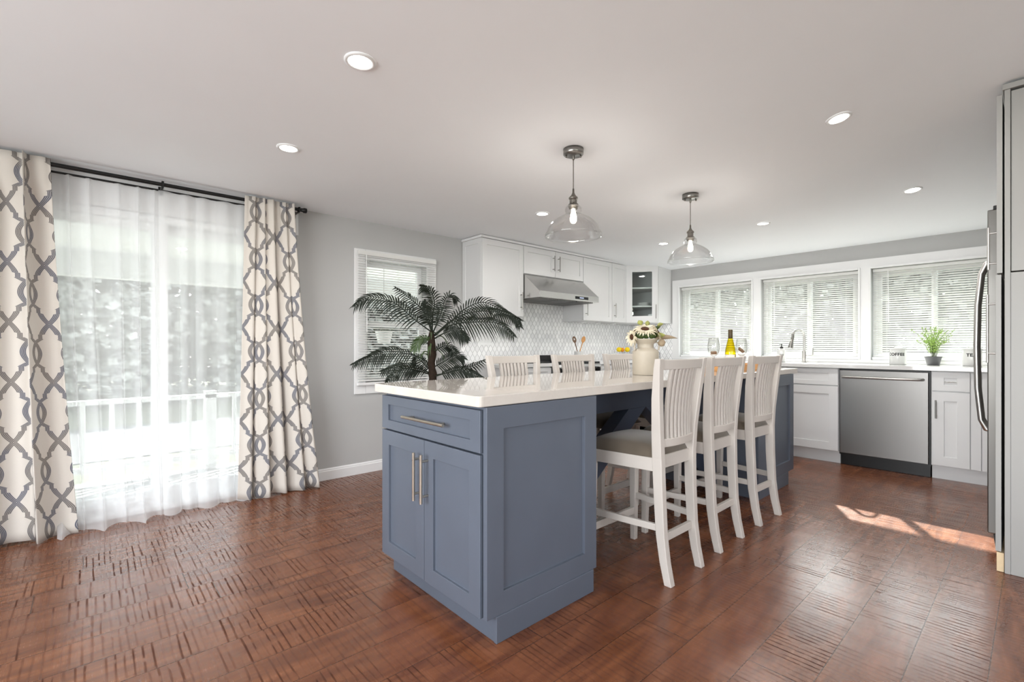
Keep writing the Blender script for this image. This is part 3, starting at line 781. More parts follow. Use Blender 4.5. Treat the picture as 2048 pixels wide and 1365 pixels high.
MB().box(WX, -3.622, 4.368, 4.928, 1.41, 2.165).build('body', Cb, t, bevel=.001)
d = MB().shaker((-3.62, 4.371, 1.415), Y_, X_, .555, .745, .02, .057, .009).build('door', Cb, t, bevel=.0012); wall_handle(4.41, 1.56, d)
t = thing('wall_cabinet', (-3.77, 5.09, 1.41), 'narrow white wall cabinet beside the glass-door corner cabinet', 'cabinet')
MB().box(WX, -3.622, 4.932, 5.243, 1.41, 2.165).build('body', Cb, t, bevel=.001)
d = MB().shaker((-3.62, 4.934, 1.415), Y_, X_, .306, .745, .02, .057, .009).build('door', Cb, t, bevel=.0012); wall_handle(4.975, 1.56, d)
# corner cabinet with a glazed diagonal door
t = thing('corner_cabinet', (-3.65, 5.55, 1.41), 'white corner wall cabinet with a glass door and shelves', 'cabinet')
outl = [(WX + .009, 5.247), (-3.622, 5.247), (-3.292, 5.505), (-3.292, 5.822), (WX + .009, 5.822)]
bd = MB()
for a, b in ((1.41, 1.428), (2.147, 2.165)): bd.prism(outl, lambda p, q, z: (p, q, z), a, b)
bd.box(WX + .009, WX + .02, 5.247, 5.822, 1.428, 2.147).box(WX + .02, -3.292, 5.81, 5.822, 1.428, 2.147).box(-3.308, -3.292, 5.505, 5.81, 1.428, 2.147).box(WX + .02, -3.622, 5.247, 5.262, 1.428, 2.147)
bd.build('body', Cb, t, bevel=.001)
ins = [(WX + .021, 5.265), (-3.635, 5.265), (-3.315, 5.515), (-3.315, 5.805), (WX + .021, 5.805)]
for z in (1.62, 1.86): MB().prism(ins, lambda p, q, zz: (p, q, zz), z, z + .018).build('shelf', Cb, t, bevel=.001)
A = Vector((-3.612, 5.256, 1.415)); Bv = Vector((-3.298, 5.502, 1.415)); u = (Bv - A).normalized(); nrm = Vector((u.y, -u.x, 0)); Wd = (Bv - A).length
db = MB(); rl = .075; zz0, zz1 = 0, .745
def obox(mb, a0, a1, b0, b1, c0, c1):
    P = lambda a, b, c: A + u * a + Z_v * b + nrm * c
    return mb.add([P(a, b, c) for a in (a0, a1) for c in (c0, c1) for b in (b0, b1)], [(0, 1, 3, 2), (4, 6, 7, 5), (0, 4, 5, 1), (2, 3, 7, 6), (0, 2, 6, 4), (1, 5, 7, 3)])
Z_v = Vector((0, 0, 1))
obox(db, 0, rl, 0, .745, .002, .02); obox(db, Wd - rl, Wd, 0, .745, .002, .02); obox(db, rl, Wd - rl, 0, .085, .002, .02); obox(db, rl, Wd - rl, .66, .745, .002, .02)
d = db.build('door', Cb, t, bevel=.001)
obox(MB(), rl - .004, Wd - rl + .004, .08, .665, .008, .012).build('glass', M['glass'], d)
hc = A + u * (Wd - .028) + Z_v * .14 + nrm * .02
MB().bar_pull(hc, Z_v, nrm, .18, .0055, .032).build('handle', M['pull'], d)
# crockery on the cabinet shelf
for k, (x, y, r, n) in enumerate([(-3.55, 5.56, .085, 5)]):
    z = 1.638
    for j in range(n):
        o = MB().lathe([(0, z), (r * .6, z), (r, z + .014), (r, z + .017), (r * .6, z + .005), (0, z + .005)], (x, y, 0), 28).build('plate', M['ceramic'])
        tag(o, ['white plate behind the corner cabinet glass, lowest of its stack', 'white plate second from bottom in the corner cabinet stack', 'white plate in the middle of the corner cabinet stack', 'white plate second from top in the corner cabinet stack', 'white plate on top of the stack behind the corner cabinet glass'][j], 'plate', 'plates in the corner cabinet')
        z += .0085
# crown strip over the wall cabinets
cr = MB()
cr.box(WX, -3.598, 2.832, 5.25, 2.166, 2.185); cr.prism([(WX, 5.25), (-3.598, 5.25), (-3.27, 5.505), (-3.27, 5.83), (WX, 5.83)], lambda p, q, z: (p, q, z), 2.150, 2.153)
struct('trim_4', MB().box(WX, -3.598, 2.832, 5.25, 2.166, 2.19), M['trim'], bevel=.003)
struct('trim_5', MB().prism([(WX, 5.25), (-3.598, 5.25), (-3.28, 5.5), (-3.28, 5.83), (WX, 5.83)], lambda p, q, z: (p, q, z), 2.166, 2.176), M['trim'], bevel=.002)

# ================================================================== RANGE HOOD AND RANGE
t = thing('range_hood', (-3.65, 3.88, 1.60), 'stainless steel slanted range hood under the short wall cabinet', 'range hood')
hp = [(-3.92, 1.862), (-3.60, 1.862), (-3.375, 1.672), (-3.368, 1.672), (-3.368, 1.606), (-3.92, 1.606)]
MB().prism(hp, lambda a, b, y: (a, y, b), 3.401, 4.361).build('canopy', M['steel_h'], t, bevel=.002)
MB().box(-3.367, -3.3655, 3.95, 4.17, 1.622, 1.652).build('control_panel', M['display'], t)
MB().box(-3.3652, -3.3648, 4.02, 4.09, 1.632, 1.644).build('display', M['display_text'], t)
for k in range(3):
    bf = MB(); y0 = 3.43 + k * .305
    for j in range(14): bf.box(-3.88, -3.42, y0 + j * .0205, y0 + j * .0205 + .012, 1.597, 1.6055)
    bf.build('baffle_filter', M['steel'], t)
t = thing('range', (-3.6, 3.88, 0), 'stainless range with black knobs under the hood, half hidden by stools', 'range')
MB().box(-3.915, -3.30, 3.50, 4.258, .06, .915).build('body', M['steel_h'], t, bevel=.002)
MB().box(-3.915, -3.28, 3.495, 4.263, .915, .937).build('cooktop', M['plastic_black'], t, bevel=.003)
MB().prism([(-3.30, .80), (-3.262, .80), (-3.256, .89), (-3.275, .915), (-3.30, .915)], lambda a, b, y: (a, y, b), 3.497, 4.261).build('control_panel', M['steel_h'], t, bevel=.002)
MB().box(-3.259, -3.2545, 3.80, 3.96, .822, .885).build('display', M['display'], t)
for y in (3.56, 3.66, 4.09, 4.185):
    kb = MB().tube([(-3.258, y, .858), (-3.235, y, .858)], .024, 20).tube([(-3.235, y, .858), (-3.222, y, .858)], .019, 20); kb.box(-3.232, -3.214, y - .005, y + .005, .838, .878); kb.build('knob', M['plastic_black'], t)
MB().box(-3.300, -3.262, 3.505, 4.253, .20, .785).build('oven_door', M['steel_h'], t, bevel=.003)
MB().box(-3.2615, -3.259, 3.60, 4.16, .32, .66).build('oven_glass', M['display'], t)
MB().bar_pull((-3.262, 3.88, .735), Y_, X_, .66, .010, .05).build('oven_handle', M['steel_h'], t)
MB().box(-3.300, -3.268, 3.505, 4.253, .07, .19).build('drawer', M['steel_h'], t, bevel=.003)
for k in range(3):
    y0 = 3.515 + k * .245; gr = MB()
    for j in range(4): gr.box(-3.86, -3.33, y0 + .01 + j * .068, y0 + .018 + j * .068, .947, .956)
    for x in (-3.86, -3.60, -3.338): gr.box(x, x + .008, y0 + .01, y0 + .222, .9465, .957)
    for x in (-3.86, -3.338):
        for y in (y0 + .01, y0 + .214): gr.box(x, x + .008, y, y + .008, .937, .947)
    gr.build('burner_grate', M['plastic_black'], t)
t = thing('griddle_pan', (-3.44, 3.60, .957), 'black pan standing on the left side of the range', 'pan')
MB().box(-3.53, -3.36, 3.52, 3.69, .9575, .965).box(-3.53, -3.524, 3.52, 3.69, .965, 1.01).box(-3.366, -3.36, 3.52, 3.69, .965, 1.01).box(-3.524, -3.366, 3.52, 3.526, .965, 1.01).box(-3.524, -3.366, 3.684, 3.69, .965, 1.01).build('pan_body', M['plastic_black'], t, bevel=.003)
for y in (3.57, 3.63): MB().tube([(-3.36, y, .985), (-3.352, y, .985)], .012, 16).build('rivet', M['steel'], t)

# ================================================================== BASE CABINETS
def base_unit_left(y0, y1, label, drawer=True):
    t = thing('base_cabinet', (-3.62, (y0 + y1) / 2, 0), label, 'cabinet')
    MB().box(-3.915, -3.312, y0, y1, .11, .898).build('body', Cb, t, bevel=.001)
    MB().box(-3.915, -3.365, y0 + .002, y1 - .002, 0, .11).build('toe_kick', Cb, t)
    w_ = y1 - y0 - .006
    d = MB().shaker((-3.31, y0 + .003, .735), Y_, X_, w_, .155, .02, .05, .008, .04).build('drawer', Cb, t, bevel=.001); handle((-3.29, (y0 + y1) / 2, .812), Y_, X_, .18, d, .0055)
    n = 2 if w_ > .62 else 1
    for k in range(n):
        d = MB().shaker((-3.31, y0 + .003 + k * w_ / n, .115), Y_, X_, w_ / n - .003, .612, .02, .057, .009).build('door', Cb, t, bevel=.001)
        handle((-3.29, y0 + .04 if k else y0 + w_ / n - .04, .62), Z_, X_, .18, d, .0055)
base_unit_left(2.835, 3.488, 'white base cabinet left of the range behind the nearest back stool')
base_unit_left(4.270, 5.19, 'white base cabinet right of the range, behind the milk can')
t = thing('base_cabinet', (-3.0, 5.53, 0), 'white base cabinet in the far corner under the left kitchen window', 'cabinet')
MB().box(-3.915, -2.205, 5.24, 5.82, .11, .898).build('body', Cb, t, bevel=.001); MB().box(-3.29, -2.205, 5.29, 5.8, 0, .11).build('toe_kick', Cb, t)
for a in (-3.285, -2.745): MB().shaker((a, 5.238, .12), X_, nY, .535, .77, .02, .057, .009).build('door', Cb, t, bevel=.001)
t = thing('sink_base_cabinet', (-1.72, 5.53, 0), 'white sink cabinet between the blue island and the dishwasher', 'cabinet')
MB().box(-2.203, -1.248, 5.24, 5.82, .115, .898).build('body', Cb, t, bevel=.001); MB().box(-2.203, -1.248, 5.288, 5.8, 0, .115).build('toe_kick', Cb, t)
for a in (-2.20, -1.722):
    MB().shaker((a, 5.24, .737), X_, nY, .470, .155, .02, .075, .008, .042).build('false_drawer', Cb, t, bevel=.001)
    d = MB().shaker((a, 5.24, .122), X_, nY, .470, .606, .02, .075, .009).build('door', Cb, t, bevel=.001)
    handle((-1.77 if a < -2 else -1.685, 5.22, .62), Z_, nY, .16, d, .0055)
t = thing('base_cabinet', (-.45, 5.53, 0), 'white base cabinet right of the dishwasher, next to the refrigerator', 'cabinet')
MB().box(-.598, .60, 5.24, 5.82, .115, .898).build('body', Cb, t, bevel=.001); MB().box(-.598, .60, 5.288, 5.8, 0, .115).build('toe_kick', Cb, t)
d = MB().shaker((-.592, 5.24, .737), X_, nY, .228, .155, .02, .075, .008, .048).build('drawer', Cb, t, bevel=.001); handle((-.478, 5.232, .812), X_, nY, .072, d, .004, .012)
d = MB().shaker((-.592, 5.24, .122), X_, nY, .228, .606, .02, .075, .009).build('door', Cb, t, bevel=.001); handle((-.565, 5.22, .585), Z_, nY, .15, d, .0055)
MB().box(-.358, -.30, 5.222, 5.24, .122, .892).build('filler_panel', Cb, t, bevel=.001)
MB().shaker((-.295, 5.24, .122), X_, nY, .45, .77, .02, .057, .009).build('door', Cb, t, bevel=.001)
# worktops
o = MB().box(WX + .002, -3.275, 2.815, 3.492, .90, .935).build('worktop', M['quartz_white'], bevel=.003); tag(o, 'short white worktop left of the range behind the palm', 'worktop')
lw_ = MB().prism([(WX + .009, 4.266), (-3.275, 4.266), (-3.275, 5.19), (.61, 5.19), (.61, 5.822), (WX + .009, 5.822)], lambda p, q, z: (p, q, z), .90, .935)
o = lw_.build('worktop', M['quartz_white'], bevel=.003); tag(o, 'long white worktop running from the range corner along under the windows', 'worktop')

# dishwasher
t = thing('dishwasher', (-.925, 5.5, 0), 'stainless steel dishwasher with bar handle under the window worktop', 'dishwasher')
MB().box(-1.245, -.601, 5.235, 5.80, .10, .896).build('body', M['plastic_black'], t)
MB().box(-1.235, -.612, 5.205, 5.234, .118, .884).build('door', M['steel'], t, bevel=.003)
MB().box(-1.24, -.606, 5.275, 5.29, .002, .10).build('toe_kick', M['plastic_black'], t)
hb = MB().tube([(-1.205, 5.205, .823), (-1.205, 5.168, .823), (-1.19, 5.158, .823), (-.66, 5.158, .823), (-.645, 5.168, .823), (-.645, 5.205, .823)], .0105, 14); hb.build('handle', M['handle_steel'], t)

# ================================================================== REFRIGERATOR AND TALL CABINET
t = thing('refrigerator', (.2, 4.1, 0), 'stainless refrigerator seen edge-on behind the tall pale cabinet', 'refrigerator')
MB().box(-.125, .59, 3.655, 4.56, .06, 1.84).build('body', M['steel_dark'], t, bevel=.003)
def bowed(y0, y1, z0, z1, x_in, x_edge, bow):
    n = 8; poly = [(x_in, y1), (x_in, y0)] + [(x_edge - bow * math.sin(PI * k / n), y0 + (y1 - y0) * k / n) for k in range(n + 1)]
    return MB().prism(poly, lambda p, q, z: (p, q, z), z0, z1)
for nm, a, b, hy in (('freezer_door', 3.655, 4.055, 4.01), ('fresh_food_door', 4.062, 4.56, 4.11)):
    d = bowed(a, b, .085, 1.845, -.128, -.186, .008).build(nm, M['steel_dark'], t, bevel=.004)
    hz = [(0, .60), (.018, .605), (.042, .66), (.058, .85), (.062, 1.10), (.058, 1.35), (.042, 1.54), (.018, 1.60), (0, 1.605)]
    MB().tube([(-.190 - q, hy, z) for q, z in hz], .014, 14).build('handle', M['handle_steel'], d)
    MB().box(-.165, -.10, (a if a < 4 else b - .08) + .01, (a if a < 4 else b - .08) + .07, 1.846, 1.868).build('hinge_cover', M['plastic_black'], d, bevel=.003)
for y in (3.66, 4.47): MB().prism([(-.165, .082), (-.155, .0), (-.06, .0), (-.05, .082)], lambda a, b, tt: (a, tt, b), y, y + .08).build('foot', M['plastic_black'], t, bevel=.003)
MB().box(-.10, -.08, 3.75, 4.46, .02, .06).build('kick_grille', M['plastic_black'], t)
Pn = M['pantry']
t = thing('tall_cabinet', (.2, 3.46, 0), 'tall pale grey pantry cabinet at the right edge of the room', 'cabinet')
MB().box(-.110, -.09, 3.308, 3.63, .0, 2.345).box(-.09, .60, 3.312, 3.63, 0, 1.459).build('lower_body', Pn, t, bevel=.002)
MB().box(-.088, .60, 3.312, 3.63, 1.465, 2.335).build('upper_body', Pn, t, bevel=.002)
MB().box(-.118, .60, 3.300, 3.635, 2.345, 2.372).build('crown', Pn, t, bevel=.003)
for nm, a, b, hz, L, ex in (('lower_door', .10, 1.452, 1.19, .34, .004), ('upper_door', 1.460, 2.328, 1.59, .21, 0)):
    d = MB().shaker((-.117 - ex, 3.625, a), nY, nX, .312, b - a, .02, .06, .008).build(nm, Pn, t, bevel=.001)
    handle((-.137 - ex, 3.352, hz), Z_, nX, L, d, .0055, .030, 'handle_steel')
MB().box(-.137, -.112, 3.316, 3.625, .002, .094).build('toe_filler', M['raw_wood'], t)

# switch plate on the tiles
t = thing('switch_plate', (WX + .008, 3.14, 1.12), 'white three-gang switch plate on the tiles behind the palm', 'switch')
MB().box(WX + .0082, WX + .014, 3.065, 3.215, 1.12, 1.237).build('plate', M['outlet'], t, bevel=.002)
for k in range(3): MB().box(WX + .014, WX + .018, 3.078 + k * .045, 3.112 + k * .045, 1.145, 1.212).build('rocker', M['outlet'], t, bevel=.001)

# ================================================================== CURTAINS
def cloth(name, parent, mat, top, bot, zt, zb, xt, xb, folds, amp, fabric, seed, ns=150, nz=40, puddle=0, solid=.0025, sharp=.25, bamp=1.3, name_top=None):
    rn = random.Random(seed); ph = [rn.random() * 6.28 for _ in range(6)]; mb = MB(); uv = []
    for j in range(nz + 1):
        f = j / nz; z = zt + (zb - zt) * f
        y0 = top[0] + (bot[0] - top[0]) * f ** 1.2; y1 = top[1] + (bot[1] - top[1]) * f ** 1.2
        for i in range(ns + 1):
            s = i / ns; a = 2 * PI * folds * (s + .02 * math.sin(2 * PI * s * 1.7 + ph[0]) + .012 * math.sin(f * 3 + ph[1] + s * 9))
            wv = math.sin(a + .35 * math.sin(f * 4 + ph[2])) + sharp * math.sin(2 * a + ph[3]) + .3 * math.sin(a * .37 + ph[4] + f * 1.5)
            A_ = amp * (.65 + (bamp - .65) * f)
            x = xt + (xb - xt) * f + A_ * wv * .75
            y = y0 + (y1 - y0) * s + amp * .35 * math.cos(a + ph[5])
            zz = z
            if name_top is not None:
                kk = max(0, min(1, (.12 - f) / .06)); x = x * (1 - kk) + max(x, name_top + .016 + .004 * math.sin(a * 3)) * kk
            if puddle and f > .96: x += puddle * ((f - .96) / .04) * (.6 + .4 * math.sin(a * .5 + 1)); zz = max(z, .004 + .012 * (1 + math.sin(a)) * (1 - f) * 25)
            if not puddle: zz = max(z + (.012 * math.sin(a * .5 + 2) * f), .004)
            mb.v.append(Vector((x, y, zz))); uv.append((s * fabric, z))
    for j in range(nz):
        for i in range(ns):
            q = j * (ns + 1) + i; mb.f.append([q, q + 1, q + ns + 2, q + ns + 1]); mb.sm.append(True)
    row = (nz // 2) * (ns + 1); cl = [0.0]
    for i in range(ns): cl.append(cl[-1] + (mb.v[row + i + 1] - mb.v[row + i]).length)
    uv = [(cl[k % (ns + 1)], q[1]) for k, q in enumerate(uv)]
    mb.uv = uv
    return mb.build(name, mat, parent, fix=False, solid=solid)
t = thing('curtain', (-3.79, -.5, 0), 'cream curtain with blue-grey trellis pattern at the left edge of the door', 'curtain')
cloth('panel', t, M['curtain'], (-.80, -.185), (-1.0, -.065), 2.178, .008, -3.775, -3.755, 5, .072, .95, 3, bamp=.9, name_top=-3.79, sharp=.4)
t = thing('curtain', (-3.79, 1.0, 0), 'cream trellis curtain between the sliding door and the grey wall', 'curtain')
cloth('panel', t, M['curtain'], (.845, 1.150), (.800, 1.345), 2.178, .008, -3.775, -3.78, 4.5, .048, .88, 11, sharp=.4, bamp=1.1, name_top=-3.79)
t = thing('sheer_curtain', (-3.87, .1, 0), 'white sheer curtain over the left half of the sliding door', 'curtain')
cloth('panel', t, M['sheer'], (-.22, .360), (-.14, .385), 2.125, .004, -3.866, -3.862, 5.5, .030, 1.2, 5, ns=200, nz=50, puddle=.14, solid=0, bamp=1.0)
t = thing('sheer_curtain', (-3.87, .62, 0), 'white sheer curtain over the right half of the sliding door', 'curtain')
cloth('panel', t, M['sheer'], (.352, .87), (.38, .86), 2.125, .004, -3.856, -3.850, 4.5, .028, 1.0, 9, ns=200, nz=50, puddle=.07, solid=0, bamp=1.0)
t = thing('curtain_rod', (-3.79, .2, 2.14), 'black curtain rod with end cap above the sliding door', 'curtain rod')
MB().tube([(-3.79, -1.0, 2.147), (-3.79, .2, 2.150), (-3.79, 1.222, 2.153)], .0125, 16).build('rod', M['rod'], t)
MB().tube([(-3.868, -.9, 2.128), (-3.868, 1.205, 2.134)], .0065, 12).build('rear_rod', M['rod'], t)
MB().lathe([(0, 0), (.017, 0), (.018, .004), (.018, .010), (.0145, .013), (.0145, .022), (.019, .026), (.0195, .040), (.016, .044), (0, .044)], (0, 0, 0), 24)
fn = MB(); prof = [(0, 0), (.0145, 0), (.0145, .012), (.019, .016), (.0195, .036), (.016, .040), (0, .040)]
vs = []; fs = []; sg = 24
for r_, h_ in prof:
    for k in range(sg): a = 2 * PI * k / sg; vs.append((-3.79 + r_ * math.cos(a), 1.222 + h_, 2.153 + r_ * math.sin(a)))
for i in range(len(prof) - 1):
    for k in range(sg): k2 = (k + 1) % sg; fs.append((i * sg + k, i * sg + k2, (i + 1) * sg + k2, (i + 1) * sg + k))
fn.add(vs, fs, True); fn.build('finial', M['rod'], t)
for y in (.36, 1.205): MB().box(-3.912, -3.785, y - .006, y + .006, 2.132, 2.14).box(-3.914, -3.908, y - .012, y + .012, 2.11, 2.165).box(-3.806, -3.774, y - .006, y + .006, 2.132, 2.17).build('bracket', M['rod'], t)

# ================================================================== PALM
F_ = Vector((-math.sin(math.radians(YAW)), math.cos(math.radians(YAW)), 0)); R_ = Vector((math.cos(math.radians(YAW)), math.sin(math.radians(YAW)), 0))
PC = Vector((-3.06, 1.93, 0))          # foot of the palm
def pp(a, h, c):                       # a: metres to the right of the stem, h: height, c: away from the viewer
    return PC + R_ * a + F_ * c + Vector((0, 0, h))
t = thing('potted_palm', PC, 'tall dark green potted palm between the left window and the island', 'plant')
MB().lathe([(0, 0), (.13, 0), (.165, .30), (.175, .305), (.175, .33), (.160, .33), (.155, .30), (0, .30)], PC, 40).build('pot', M['charcoal'], t)
tk = MB(); n = 26; pts = [pp(.010 * math.sin(k * .5), .29 + .93 * k / n, 0) for k in range(n + 1)]
tk.tube(pts, [.034 + .005 * (k % 2) - (.006 if k < 18 else .006 + .0022 * (k - 17)) * 1.0 for k in range(n + 1)], 14); tk.build('trunk', M['trunk'], t)
def bez(P, s):
    m = len(P) - 1; s = min(max(s, 0), .99999) * m; i = int(s); f = s - i
    p0 = P[max(i - 1, 0)]; p1 = P[i]; p2 = P[i + 1]; p3 = P[min(i + 2, m)]
    return .5 * ((2 * p1) + (p2 - p0) * f + (2 * p0 - 5 * p1 + 4 * p2 - p3) * f * f + (3 * p1 - p0 - 3 * p2 + p3) * f ** 3)
def frond(ctrl, start, leaf_len, n, seed, mat='frond', droop=.5):
    rn = random.Random(seed); mb = MB(); P = [pp(*c) for c in ctrl]
    K = 24; mb.tube([bez(P, k / K) for k in range(K + 1)], [.0055 * (1 - .75 * k / K) for k in range(K + 1)], 6)
    cum = [0]; pv = P[0]
    for q_ in range(1, 61): nx_ = bez(P, q_ / 60); cum.append(cum[-1] + (nx_ - pv).length); pv = nx_
    def arcs(f):
        L_ = f * cum[-1]; i_ = max(j for j in range(60) if cum[j] <= L_ + 1e-9); return (i_ + (L_ - cum[i_]) / max(1e-6, cum[i_ + 1] - cum[i_])) / 60
    for k in range(n):
        s = arcs(start + (.97 - start) * (k + .5) / n); p = bez(P, s); tg = (bez(P, min(s + .02, 1)) - bez(P, s - .02)).normalized()
        view = F_.copy(); side = tg.cross(view).normalized()
        e = (k + .5) / n; L = leaf_len * (.45 + .75 * math.sin(PI * min(1, e * .85 + .12))) * (1 - .35 * e) * rn.uniform(.85, 1.1)
        for sg_ in (-1, 1):
            d = (side * sg_ * (1.0 - .35 * e) + tg * (.55 + .5 * e) + view * rn.uniform(-.3, .2)).normalized()
            wv = d.cross(view).normalized() * (.0046 * rn.uniform(.8, 1.2))
            wv = (wv + view * rn.uniform(-.003, .003))
            q = [p]
            for j in range(1, 5): q.append(p + d * L * j / 4 + Vector((0, 0, -1)) * L * droop * (j / 4) ** 2)
            wd = [.5, 1.15, 1.0, .6]
            vs = []
            for j in range(4): vs += [q[j] - wv * wd[j], q[j] + wv * wd[j]]
            vs.append(q[4]); mb.add(vs, [(0, 1, 3, 2), (2, 3, 5, 4), (4, 5, 7, 6), (6, 7, 8)])
    return mb.build('frond', M[mat], t, fix=False, solid=.0006)
sx = .2637 * .00382
def zc(zx, zy, c=0):     # from sketch units to metres on the palm
    return ((zx - 680) * sx, 1.10 - (440 + zy * .2637 - 694) * .00382, c)
FR = [
 ([(690, 860), (560, 760, -.05), (420, 640, -.1), (250, 605, -.12), (128, 680, -.12)], .2, .105, 30, 'frond'),
 ([(680, 850), (600, 690, .1), (490, 590, .16), (400, 525, .2), (345, 485, .2)], .25, .085, 22, 'frond'),
 ([(685, 860), (705, 740, -.1), (728, 640, -.16), (700, 560, -.22), (645, 545, -.28)], .15, .11, 26, 'frond'),
 ([(695, 850), (735, 700, .12), (750, 600, .2), (790, 545, .25), (848, 600, .3)], .2, .10, 24, 'frond'),
 ([(705, 870), (800, 780, .1), (920, 665, .15), (1060, 615, .15), (1200, 680, .12), (1370, 770, .1)], .2, .10, 34, 'frond'),
 ([(705, 875), (830, 770, -.02), (980, 705, 0), (1140, 700, 0), (1290, 740, 0), (1355, 830, 0)], .25, .085, 32, 'frond'),
 ([(705, 880), (830, 810, -.12), (1000, 790, -.2), (1180, 800, -.22), (1310, 900, -.22)], .22, .10, 30, 'frond'),
 ([(705, 900), (790, 860, -.05), (880, 845, -.1), (975, 920, -.15)], .25, .075, 20, 'frond'),
 ([(680, 1100), (590, 1040, -.02), (480, 1010, -.05), (350, 1000, -.05), (100, 1100, -.08)], .25, .085, 30, 'frond'),
 ([(680, 930), (640, 900, -.05), (600, 920, -.08), (560, 990, -.1)], .15, .06, 16, 'frond_young'),
 ([(690, 1120), (760, 1080, .03), (850, 1030, .08), (920, 1060, .1)], .1, .10, 20, 'frond'),
 ([(670, 1160), (590, 1120, -.1), (480, 1105, -.15), (350, 1140, -.2)], .2, .075, 22, 'frond'),
 ([(680, 1150), (600, 1090, .1), (530, 1040, .15), (500, 1100, .2)], .15, .08, 16, 'frond'),
 ([(670, 1170), (560, 1120, -.2), (470, 1140, -.24), (400, 1240, -.28)], .3, .07, 16, 'frond'),
 ([(690, 1190), (790, 1160, -.05), (920, 1130, -.08), (1075, 1190, -.1)], .2, .075, 24, 'frond'),
 ([(690, 1180), (850, 1150, .12), (980, 1110, .2), (1090, 1060, .26)], .5, .06, 12, 'frond'),
 ([(700, 1000), (760, 960, .05), (800, 960, .1), (860, 1010, .12)], .1, .07, 14, 'frond'),
 ([(690, 850), (640, 720, .05), (620, 640, .1), (600, 600, .12)], .2, .09, 20, 'frond')]
for k, (c, st, L, n, mt) in enumerate(FR): frond([zc(*q) for q in c], st, L * 1.25, int(n * .95), 50 + k, mt)

sh = MB(); sh.tube([pp(0, .98, 0), pp(.004, 1.04, 0), pp(0, 1.12, 0), pp(0, 1.19, 0), pp(0, 1.23, 0)], [.026, .034, .030, .022, .010], 14); sh.build('leaf_sheath', M['trunk'], t)
rn = random.Random(77)
for k in range(16):
    a = rn.uniform(-1, 1); bdir = R_ * a + F_ * rn.uniform(-.9, .5); h0 = rn.uniform(1.0, 1.2); L = rn.uniform(.10, .19); b = MB(); vs = []
    for j in range(8):
        f = j / 7; q = pp(0, h0, 0) + bdir.normalized() * L * (f ** .8) * .8 + Vector((0, 0, L * (1.0 * f - 1.35 * f * f))); wv = .007 * math.sin(PI * min(.98, f * .9 + .1)); sd_ = bdir.cross(Vector((0, 0, 1))).normalized() * wv + Vector((0, 0, wv * .4))
        vs += [q - sd_, q + sd_]
    b.add(vs, [(2 * j, 2 * j + 1, 2 * j + 3, 2 * j + 2) for j in range(7)], True).build('young_leaf', M['frond_young'], t, fix=False, solid=.0006)

# ================================================================== THINGS ON THE ISLAND
T0 = .9205
c = (-1.687, 2.667, 0)
t = thing('milk_can_vase', (c[0], c[1], T0), 'cream milk can vase holding the flowers on the island', 'vase')
MB().lathe([(0, T0), (.079, T0), (.082, T0 + .004), (.082, 1.066), (.0815, 1.071), (.079, 1.075), (.056, 1.090), (.052, 1.093), (.0505, 1.096), (.0505, 1.116), (.053, 1.119), (.078, 1.143), (.0815, 1.146), (.0815, 1.150), (.079, 1.151), (.072, 1.147), (.047, 1.117), (.046, 1.10), (0, 1.10)], c, 56).build('can_body', M['can'], t)
for s in (-1, 1):
    u_ = R_ * s + F_ * -.35; u_.normalize(); q = Vector(c)
    MB().tube([q + u_ * .056 + Vector((0, 0, 1.130)), q + u_ * .075 + Vector((0, 0, 1.128)), q + u_ * .084 + Vector((0, 0, 1.105)), q + u_ * .080 + Vector((0, 0, 1.078))], .006, 10).build('side_handle', M['can'], t)
q = Vector(c); MB().tube([q + R_ * .080 + Vector((0, 0, 1.07)), q + R_ * .092 + Vector((0, 0, 1.06)), q + R_ * .093 + Vector((0, 0, 1.0)), q + R_ * .084 + Vector((0, 0, .985))], .0018, 8).build('wire_bail', M['rod'], t)
